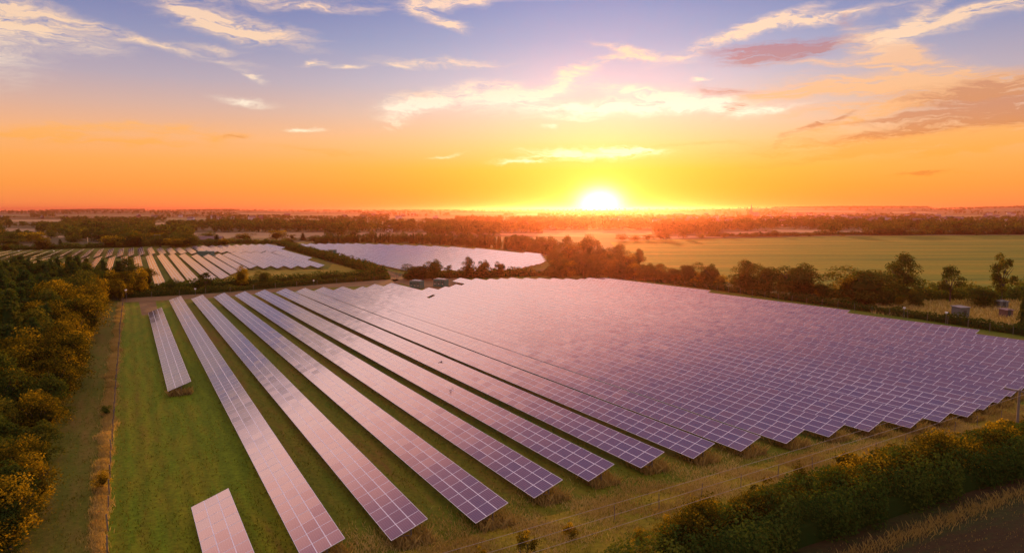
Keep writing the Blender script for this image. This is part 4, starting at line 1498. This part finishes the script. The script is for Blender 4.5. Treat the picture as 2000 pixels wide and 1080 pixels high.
for k in (-1, 0, 1):
    a = Vector((pole_x, pole_y, 6.36)) + arm * (k * 1.25)
    e = end + arm * (k * 1.25)
    pts = []
    for i in range(25):
        t = i / 24
        q = a.lerp(e, t)
        q.z -= .3 * 4 * t * (1 - t)
        pts.append(tuple(q))
    b = MB(); b.tube(pts, .010, n=5)
    tag(link('overhead_wire', b.mesh('overhead_wire', [M['cable']])), wl[{-1: 0, 0: 1, 1: 2}[-k]], 'wire', 'overhead wires')

x, y = W(308, 482)
o = thing('twin_pole', 'twin timber electricity pole standing at the back of the far rows', 'power pole', (x, y, 0), 0)
for s in (-1, 1):
    b = MB(); b.tube([(s * 1.6, 0, -.3), (s * 1.6, 0, 4), (s * 1.6, 0, 8.2)], .17, .13)
    link('pole', b.mesh('pole', [M['wood']]), o)
b = MB(); b.box(-2.3, 2.3, -.1, .1, 7.6, 7.85)
link('crossarm', b.mesh('crossarm', [M['wood']]), o)
x, y = W(172, 484)
o = thing('single_pole', 'thin single electricity pole before the woodland behind the far rows', 'power pole', (x, y, 0), 0)
b = MB(); b.tube([(0, 0, -.3), (0, 0, 4), (0, 0, 7)], .14, .11)
link('pole', b.mesh('pole', [M['cable']]), o)
b = MB(); b.box(-.7, .7, -.06, .06, 6.5, 6.65)
link('crossarm', b.mesh('crossarm', [M['wood']]), o)

# a bird gliding low over the fifth row
bp = un(86, 36.5)
b = MB()
prof = [(-.28, .015), (-.2, .05), (-.05, .085), (.1, .075), (.2, .05), (.26, .045), (.31, .02)]
b.tube([(0, p_, 0) for p_, r_ in prof[:1]] + [(0, prof[1][0], 0)], .015, .05)
for (a, ra), (c, rc) in zip(prof[1:], prof[2:]):
    b.tube([(0, a, 0), (0, c, 0)], ra, rc)
for s in (-1, 1):
    b.quad((0, .12, .02), (s * .42, .16, .12), (s * .40, -.02, .11), (0, -.10, .02))
    b.quad((s * .42, .16, .12), (s * .75, .02, .06), (s * .70, -.06, .06), (s * .40, -.02, .11))
b.quad((-.03, -.2, 0), (.03, -.2, 0), (.10, -.45, .0), (-.10, -.45, .0))
tag(link('bird', b.mesh('bird', [M['feather']]), None, (bp[0], bp[1], 4.0), 1.2), 'small dark bird gliding low over the fifth row of panels', 'bird')

# ------------------------------------------------------------------ haze
m, t = mat_new('evening_haze')
pv = t.new('ShaderNodeVolumePrincipled')
pv.inputs['Color'].default_value = (1.0, 0.32, 0.26, 1)
pv.inputs['Density'].default_value = 0.000085
pv.inputs['Anisotropy'].default_value = 0.87
oo = t.new('ShaderNodeOutputMaterial')
t.l.new(pv.outputs[0], oo.inputs['Volume'])
b = MB()
b.box(-16000, 16000, -16000, 16000, -40, 62)
hz = link('haze', b.mesh('haze', [m]))
tag(hz, kind='stuff')
hz['label'] = 'thin evening haze over the whole plain'

# ------------------------------------------------------------------ sky
wd = bpy.data.worlds.new('World')
SC.world = wd
wd.use_nodes = True
wd.node_tree.nodes.clear()
t = NT(wd.node_tree)
tc = t.new('ShaderNodeTexCoord')
nv = t.new('ShaderNodeVectorMath', operation='NORMALIZE')
t.l.new(tc.outputs['Generated'], nv.inputs[0])
sx = t.new('ShaderNodeSeparateXYZ')
t.l.new(nv.outputs[0], sx.inputs[0])
el = t.math('MULTIPLY', t.math('ARCSINE', sx.outputs[2]), 57.29578)
az = t.math('MULTIPLY', t.math('ARCTAN2', sx.outputs[0], sx.outputs[1]), 57.29578)
cxyz = t.new('ShaderNodeCombineXYZ')
t.l.new(az, cxyz.inputs[0])
t.l.new(el, cxyz.inputs[1])
AE = cxyz.outputs[0]


def srgb(r, g, b, k=1.0):
    def f(c):
        c /= 255
        return k * (c / 12.92 if c <= .04045 else ((c + .055) / 1.055) ** 2.4)
    return (f(r), f(g), f(b))


elp = t.math('DIVIDE', el, 90.0, clamp=True)
e = lambda d: d / 90
away = t.ramp(elp, [(0, srgb(252, 140, 78)), (e(1.8), srgb(255, 158, 72)), (e(3.6), srgb(255, 172, 88)), (e(5.4), srgb(248, 180, 125)), (e(7.5), srgb(216, 176, 160)), (e(9.5), srgb(184, 168, 180)),
                    (e(12.5), srgb(144, 148, 184)), (e(16), srgb(104, 118, 174)), (e(24), srgb(140, 130, 190)), (e(40), srgb(150, 135, 190)), (e(60), srgb(200, 190, 225, 1.2)), (1, srgb(205, 200, 230, 1.3))])  # topmost stops raised, out of view, to light ground and panel frames
near = t.ramp(elp, [(0, srgb(255, 150, 0)), (e(1.6), srgb(255, 166, 0)), (e(3.2), srgb(254, 188, 46)), (e(5.0), srgb(250, 206, 128)), (e(7.5), srgb(236, 214, 190)), (e(10), srgb(202, 202, 214)),
                    (e(13), srgb(158, 174, 208)), (e(16.5), srgb(124, 146, 198)), (e(24), srgb(150, 140, 195)), (e(40), srgb(150, 135, 190)), (e(60), srgb(200, 190, 225, 1.2)), (1, srgb(205, 200, 230, 1.3))])
daz = t.math('SUBTRACT', az, SUN_AZ)
g1 = t.math('EXPONENT', t.math('MULTIPLY', t.math('POWER', t.math('ABSOLUTE', t.math('DIVIDE', daz, 19.0)), 2.0), -1.0))
sky = t.mix(g1, away, near)
# cloud deck added out of view, overbright to brighten panels and ground; mauve higher up
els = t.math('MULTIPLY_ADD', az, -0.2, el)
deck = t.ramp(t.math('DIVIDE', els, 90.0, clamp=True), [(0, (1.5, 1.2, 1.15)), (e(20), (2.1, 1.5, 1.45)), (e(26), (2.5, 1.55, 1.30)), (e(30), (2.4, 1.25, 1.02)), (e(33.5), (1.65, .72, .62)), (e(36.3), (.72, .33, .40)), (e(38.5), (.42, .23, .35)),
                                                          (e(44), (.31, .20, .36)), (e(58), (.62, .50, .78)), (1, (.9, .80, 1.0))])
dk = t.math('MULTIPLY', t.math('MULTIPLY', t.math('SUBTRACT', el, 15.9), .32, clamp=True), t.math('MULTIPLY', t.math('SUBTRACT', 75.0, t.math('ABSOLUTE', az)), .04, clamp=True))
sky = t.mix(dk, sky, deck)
# sky behind the camera brightened, pale and rosy, to lift light on the ground
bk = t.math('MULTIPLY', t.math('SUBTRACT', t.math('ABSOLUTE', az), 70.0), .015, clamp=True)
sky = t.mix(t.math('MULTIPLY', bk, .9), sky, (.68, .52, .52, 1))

# clouds: wisps gathered in patches
warp = t.noise(t.mapping(AE, scale=(.22, .5, 1)), 1.0, 4, .6, 0, 1)
wsub = t.new('ShaderNodeVectorMath', operation='SUBTRACT')
t.l.new(warp, wsub.inputs[0]); wsub.inputs[1].default_value = (.5, .5, .5)
wmul = t.new('ShaderNodeVectorMath', operation='MULTIPLY')
t.l.new(wsub.outputs[0], wmul.inputs[0]); wmul.inputs[1].default_value = (4.2, 1.7, 0)
wadd = t.new('ShaderNodeVectorMath', operation='ADD')
t.l.new(AE, wadd.inputs[0]); t.l.new(wmul.outputs[0], wadd.inputs[1])
AEW = wadd.outputs[0]


last = [None]


def patchsum(L):
    tot = None
    for (px, py, rx, ry, rot, amp) in L:
        a, e_ = azel(px, py)
        k = math.degrees(1 / F)
        if last[0] is None:
            src = AEW
        else:   # each patch waits for the one before, which keeps the shader's stack small
            q = t.new('ShaderNodeVectorMath', operation='MULTIPLY_ADD')
            t.l.new(last[0], q.inputs[0])
            q.inputs[1].default_value = (1e-9, 1e-9, 0)
            t.l.new(AEW, q.inputs[2])
            src = q.outputs[0]
        v = t.mapping(src, (a, e_, 0), (0, 0, R(-rot)), (rx * k, ry * k, 1), 'TEXTURE')
        dt = t.new('ShaderNodeVectorMath', operation='DOT_PRODUCT')
        t.l.new(v, dt.inputs[0]); t.l.new(v, dt.inputs[1])
        w = t.math('MULTIPLY', t.math('EXPONENT', t.math('MULTIPLY', dt.outputs['Value'], -1.0)), amp)
        tot = w if tot is None else t.math('ADD', tot, w)
        last[0] = tot
    return tot


CREAM = [(50, 58, 95, 15, 9, 1.3), (-220, 30, 130, 60, 5, 2.0), (40, 20, 60, 10, 12, .9), (180, -56, 250, 20, 0, 2.2), (600, -60, 260, 22, 0, 2.2), (1000, -60, 220, 22, 0, 1.8), (150, 40, 60, 12, 14, .5), (300, 86, 140, 8, 9, .8), (420, 96, 40, 5, 2, .6), (470, 56, 100, 17, 8, 1.9), (390, 35, 60, 10, 20, 1.0), (620, 16, 85, 8, -1, 1.1),  # patches beyond the frame are added to lighten the panel reflections
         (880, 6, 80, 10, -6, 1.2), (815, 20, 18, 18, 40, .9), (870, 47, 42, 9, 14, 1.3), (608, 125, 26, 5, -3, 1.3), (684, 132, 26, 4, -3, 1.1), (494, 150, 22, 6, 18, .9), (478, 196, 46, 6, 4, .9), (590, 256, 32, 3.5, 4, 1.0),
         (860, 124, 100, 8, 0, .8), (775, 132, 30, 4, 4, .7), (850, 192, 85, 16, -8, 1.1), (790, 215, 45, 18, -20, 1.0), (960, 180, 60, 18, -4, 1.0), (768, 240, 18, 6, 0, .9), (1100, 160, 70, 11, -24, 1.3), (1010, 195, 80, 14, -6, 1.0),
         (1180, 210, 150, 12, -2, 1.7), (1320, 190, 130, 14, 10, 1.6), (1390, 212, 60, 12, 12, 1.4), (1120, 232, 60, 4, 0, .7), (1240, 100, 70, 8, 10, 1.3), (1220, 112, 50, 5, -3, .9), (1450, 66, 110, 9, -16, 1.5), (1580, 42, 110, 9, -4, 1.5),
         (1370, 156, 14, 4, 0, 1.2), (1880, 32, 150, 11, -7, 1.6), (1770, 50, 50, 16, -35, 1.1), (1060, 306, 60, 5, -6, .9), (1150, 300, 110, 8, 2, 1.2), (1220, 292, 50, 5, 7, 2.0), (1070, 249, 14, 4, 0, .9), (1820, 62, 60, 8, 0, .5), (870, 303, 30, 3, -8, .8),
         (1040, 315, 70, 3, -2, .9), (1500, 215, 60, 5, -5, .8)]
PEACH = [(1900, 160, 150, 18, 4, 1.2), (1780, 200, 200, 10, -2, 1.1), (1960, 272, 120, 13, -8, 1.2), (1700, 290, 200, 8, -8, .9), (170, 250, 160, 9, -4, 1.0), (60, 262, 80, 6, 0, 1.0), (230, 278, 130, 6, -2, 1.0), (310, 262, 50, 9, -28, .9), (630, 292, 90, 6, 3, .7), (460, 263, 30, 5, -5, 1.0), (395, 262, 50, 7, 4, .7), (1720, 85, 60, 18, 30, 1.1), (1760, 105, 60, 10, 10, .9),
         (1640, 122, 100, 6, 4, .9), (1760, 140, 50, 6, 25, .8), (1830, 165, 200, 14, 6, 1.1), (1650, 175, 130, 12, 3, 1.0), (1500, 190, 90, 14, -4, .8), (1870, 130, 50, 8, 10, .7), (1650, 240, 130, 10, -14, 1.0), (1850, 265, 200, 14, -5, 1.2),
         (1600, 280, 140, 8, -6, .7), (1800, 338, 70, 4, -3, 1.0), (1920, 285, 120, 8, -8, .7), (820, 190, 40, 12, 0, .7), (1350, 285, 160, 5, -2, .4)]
MAUVE = [(1920, 190, 120, 15, 2, 1.2), (1800, 228, 130, 6, -4, 1.0), (1980, 225, 60, 18, -5, .9), (1530, 104, 95, 13, -4, 1.7), (1450, 100, 60, 8, 2, 1.0), (1610, 96, 30, 8, -20, .9), (1980, 170, 60, 22, 5, 1.5), (1940, 205, 100, 16, -3, 1.3), (1850, 245, 140, 9, -5, 1.2), (1720, 258, 70, 7, -8, .9), (1600, 245, 50, 5, -24, 1.2), (1420, 178, 40, 7, 4, 1.1),
         (1435, 215, 24, 8, -35, 1.0), (1660, 38, 20, 10, 0, .5), (460, 264, 22, 3, -5, .7), (1805, 336, 35, 2.5, -2, .8), (1560, 258, 50, 3.5, -22, .9)]
wv = t.mapping(AEW, rot=(0, 0, .12), scale=(.16, .95, 1))
wisp = t.noise(wv, 1.5, 7, .66, .9)
wisp2 = t.noise(t.mapping(AEW, rot=(0, 0, -.15), scale=(.5, 1.8, 1)), 1.3, 6, .7, .6)
wz = t.math('ADD', t.math('MULTIPLY', wisp, .6), t.math('MULTIPLY', wisp2, .4))


streak = t.noise(t.mapping(AEW, rot=(0, 0, .10), scale=(.30, 3.4, 1)), 1.2, 6, .68, .5)


def dens(L, gain=1.0, bias=.36, soft=3.4, fine=0.0):
    p = patchsum(L)
    q = wz if not fine else t.math('ADD', t.math('MULTIPLY', wz, 1 - fine), t.math('MULTIPLY', streak, fine))
    q = t.math('MULTIPLY', t.math('SUBTRACT', q, bias), soft, clamp=True)
    k = t.math('MULTIPLY', t.math('MULTIPLY', p, q), gain)
    k = t.math('SUBTRACT', k, .05, clamp=True)
    return t.math('POWER', k, 1.15)


cc = t.ramp(elp, [(0, srgb(255, 235, 120)), (e(4), srgb(255, 240, 190)), (e(8), srgb(255, 238, 214)), (e(12), srgb(252, 214, 178)), (e(17), srgb(248, 210, 186)), (1, srgb(240, 215, 215))])
cc = t.mix(t.math('MULTIPLY', g1, .8), cc, t.mix(1.0, cc, (1.12, 1.14, 1.16, 1), 'MULTIPLY'))
pc = t.ramp(elp, [(0, srgb(255, 150, 40)), (e(4), srgb(255, 172, 72)), (e(8), srgb(252, 190, 130)), (e(14), srgb(248, 205, 172)), (1, srgb(240, 200, 190))])
mc = t.ramp(elp, [(0, srgb(225, 110, 40)), (e(4), srgb(215, 130, 62)), (e(8), srgb(196, 130, 100)), (e(12), srgb(178, 118, 124)), (1, srgb(170, 118, 130))])
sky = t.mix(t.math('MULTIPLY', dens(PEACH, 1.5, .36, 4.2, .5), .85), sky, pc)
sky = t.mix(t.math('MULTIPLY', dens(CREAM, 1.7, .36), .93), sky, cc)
sky = t.mix(t.math('MULTIPLY', dens(MAUVE, 1.4, .38, 4.6, .6), .72), sky, mc)
# loose rosy cloud higher up than the picture reaches
hi = t.noise(t.mapping(nv.outputs[0], scale=(1.0, 1.0, 2.2)), 3.2, 6, .62, .8)
him = t.math('MULTIPLY', t.math('MULTIPLY_ADD', hi, 4.0, -1.95, clamp=True), t.math('MULTIPLY', t.math('SUBTRACT', el, 17.0), .08, clamp=True))
sky = t.mix(t.math('MULTIPLY', him, .45), sky, C3(srgb(250, 190, 170, 1.1)))

# the sun itself and its aureole
sd = Vector((math.sin(R(SUN_AZ)) * math.cos(R(SUN_EL)), math.cos(R(SUN_AZ)) * math.cos(R(SUN_EL)), math.sin(R(SUN_EL))))
sa = t.mapping(AE, (SUN_AZ, SUN_EL + .1, 0), (0, 0, 0), (1.35, 1.0, 1), 'TEXTURE')
ln = t.new('ShaderNodeVectorMath', operation='LENGTH')
t.l.new(sa, ln.inputs[0])
r_ = ln.outputs['Value']


def gauss(r, w, k):
    return t.math('MULTIPLY', t.math('EXPONENT', t.math('MULTIPLY', t.math('POWER', t.math('DIVIDE', r, w), 2.0), -1.0)), k)


def addcol(base, f, col):
    c = t.mix(1.0, C3(col), f, 'MULTIPLY')
    return t.mix(1.0, base, c, 'ADD')


def addglow(base, f, col):
    n = t.new('ShaderNodeVectorMath', operation='SCALE')
    n.inputs[0].default_value = col
    t.l.new(f, n.inputs['Scale'])
    a = t.new('ShaderNodeVectorMath', operation='ADD')
    t.l.new(base, a.inputs[0]); t.l.new(n.outputs[0], a.inputs[1])
    return a.outputs[0]


sky = addglow(sky, gauss(r_, 1.1, 4.0), (1.0, .90, .55))
sky = addglow(sky, gauss(r_, 1.9, .45), (1.0, .85, .12))
# below the horizon: dull earth colour
below = t.math('MULTIPLY', t.math('MULTIPLY', el, -1.0), .25, clamp=True)
sky = t.mix(below, sky, (.12, .08, .06, 1))

ns = t.new('ShaderNodeTexSky', sky_type='NISHITA')
ns.sun_disc = False
ns.sun_elevation = R(LAMP_EL)
ns.sun_rotation = R(SUN_AZ)
ns.dust_density = 2.0
bg1 = t.new('ShaderNodeBackground')
t.l.new(ns.outputs[0], bg1.inputs[0])
bg1.inputs[1].default_value = 0.004
bg2 = t.new('ShaderNodeBackground')
t.l.new(sky, bg2.inputs[0])
bg2.inputs[1].default_value = 1.0
ad = t.new('ShaderNodeAddShader')
t.l.new(bg1.outputs[0], ad.inputs[0]); t.l.new(bg2.outputs[0], ad.inputs[1])
ow = t.new('ShaderNodeOutputWorld')
t.l.new(ad.outputs[0], ow.inputs[0])
wd.cycles.sampling_method = 'MANUAL'
wd.cycles.sample_map_resolution = 1024

sun = bpy.data.lights.new('sun', 'SUN')
sun.energy = 5.0
sun.angle = R(0.6)
sun.color = (1.0, 0.45, 0.12)
so = bpy.data.objects.new('sun', sun)
COL.objects.link(so)
dirs = Vector((math.sin(R(SUN_AZ)) * math.cos(R(LAMP_EL)), math.cos(R(SUN_AZ)) * math.cos(R(LAMP_EL)), math.sin(R(LAMP_EL))))
so.rotation_euler = dirs.to_track_quat('Z', 'Y').to_euler()

# ------------------------------------------------------------------ camera
cam = bpy.data.cameras.new('camera')
cam.sensor_width = 36
cam.lens = F / 2000 * 36
cam.clip_start = .5
cam.clip_end = 60000
co = bpy.data.objects.new('camera', cam)
COL.objects.link(co)
co.location = (0, 0, CAMZ)
co.rotation_euler = (math.pi / 2 - PIT, 0, 0)
SC.camera = co

SC.view_settings.view_transform = 'Standard'
SC.view_settings.look = 'None'
SC.view_settings.exposure = 0
SC.view_settings.gamma = 1
SC.render.engine = 'CYCLES'
SC.cycles.use_denoising = True
SC.cycles.max_bounces = 6
SC.cycles.diffuse_bounces = 3
SC.cycles.glossy_bounces = 3
SC.cycles.transmission_bounces = 4
SC.cycles.volume_bounces = 0
SC.cycles.sample_clamp_indirect = 6
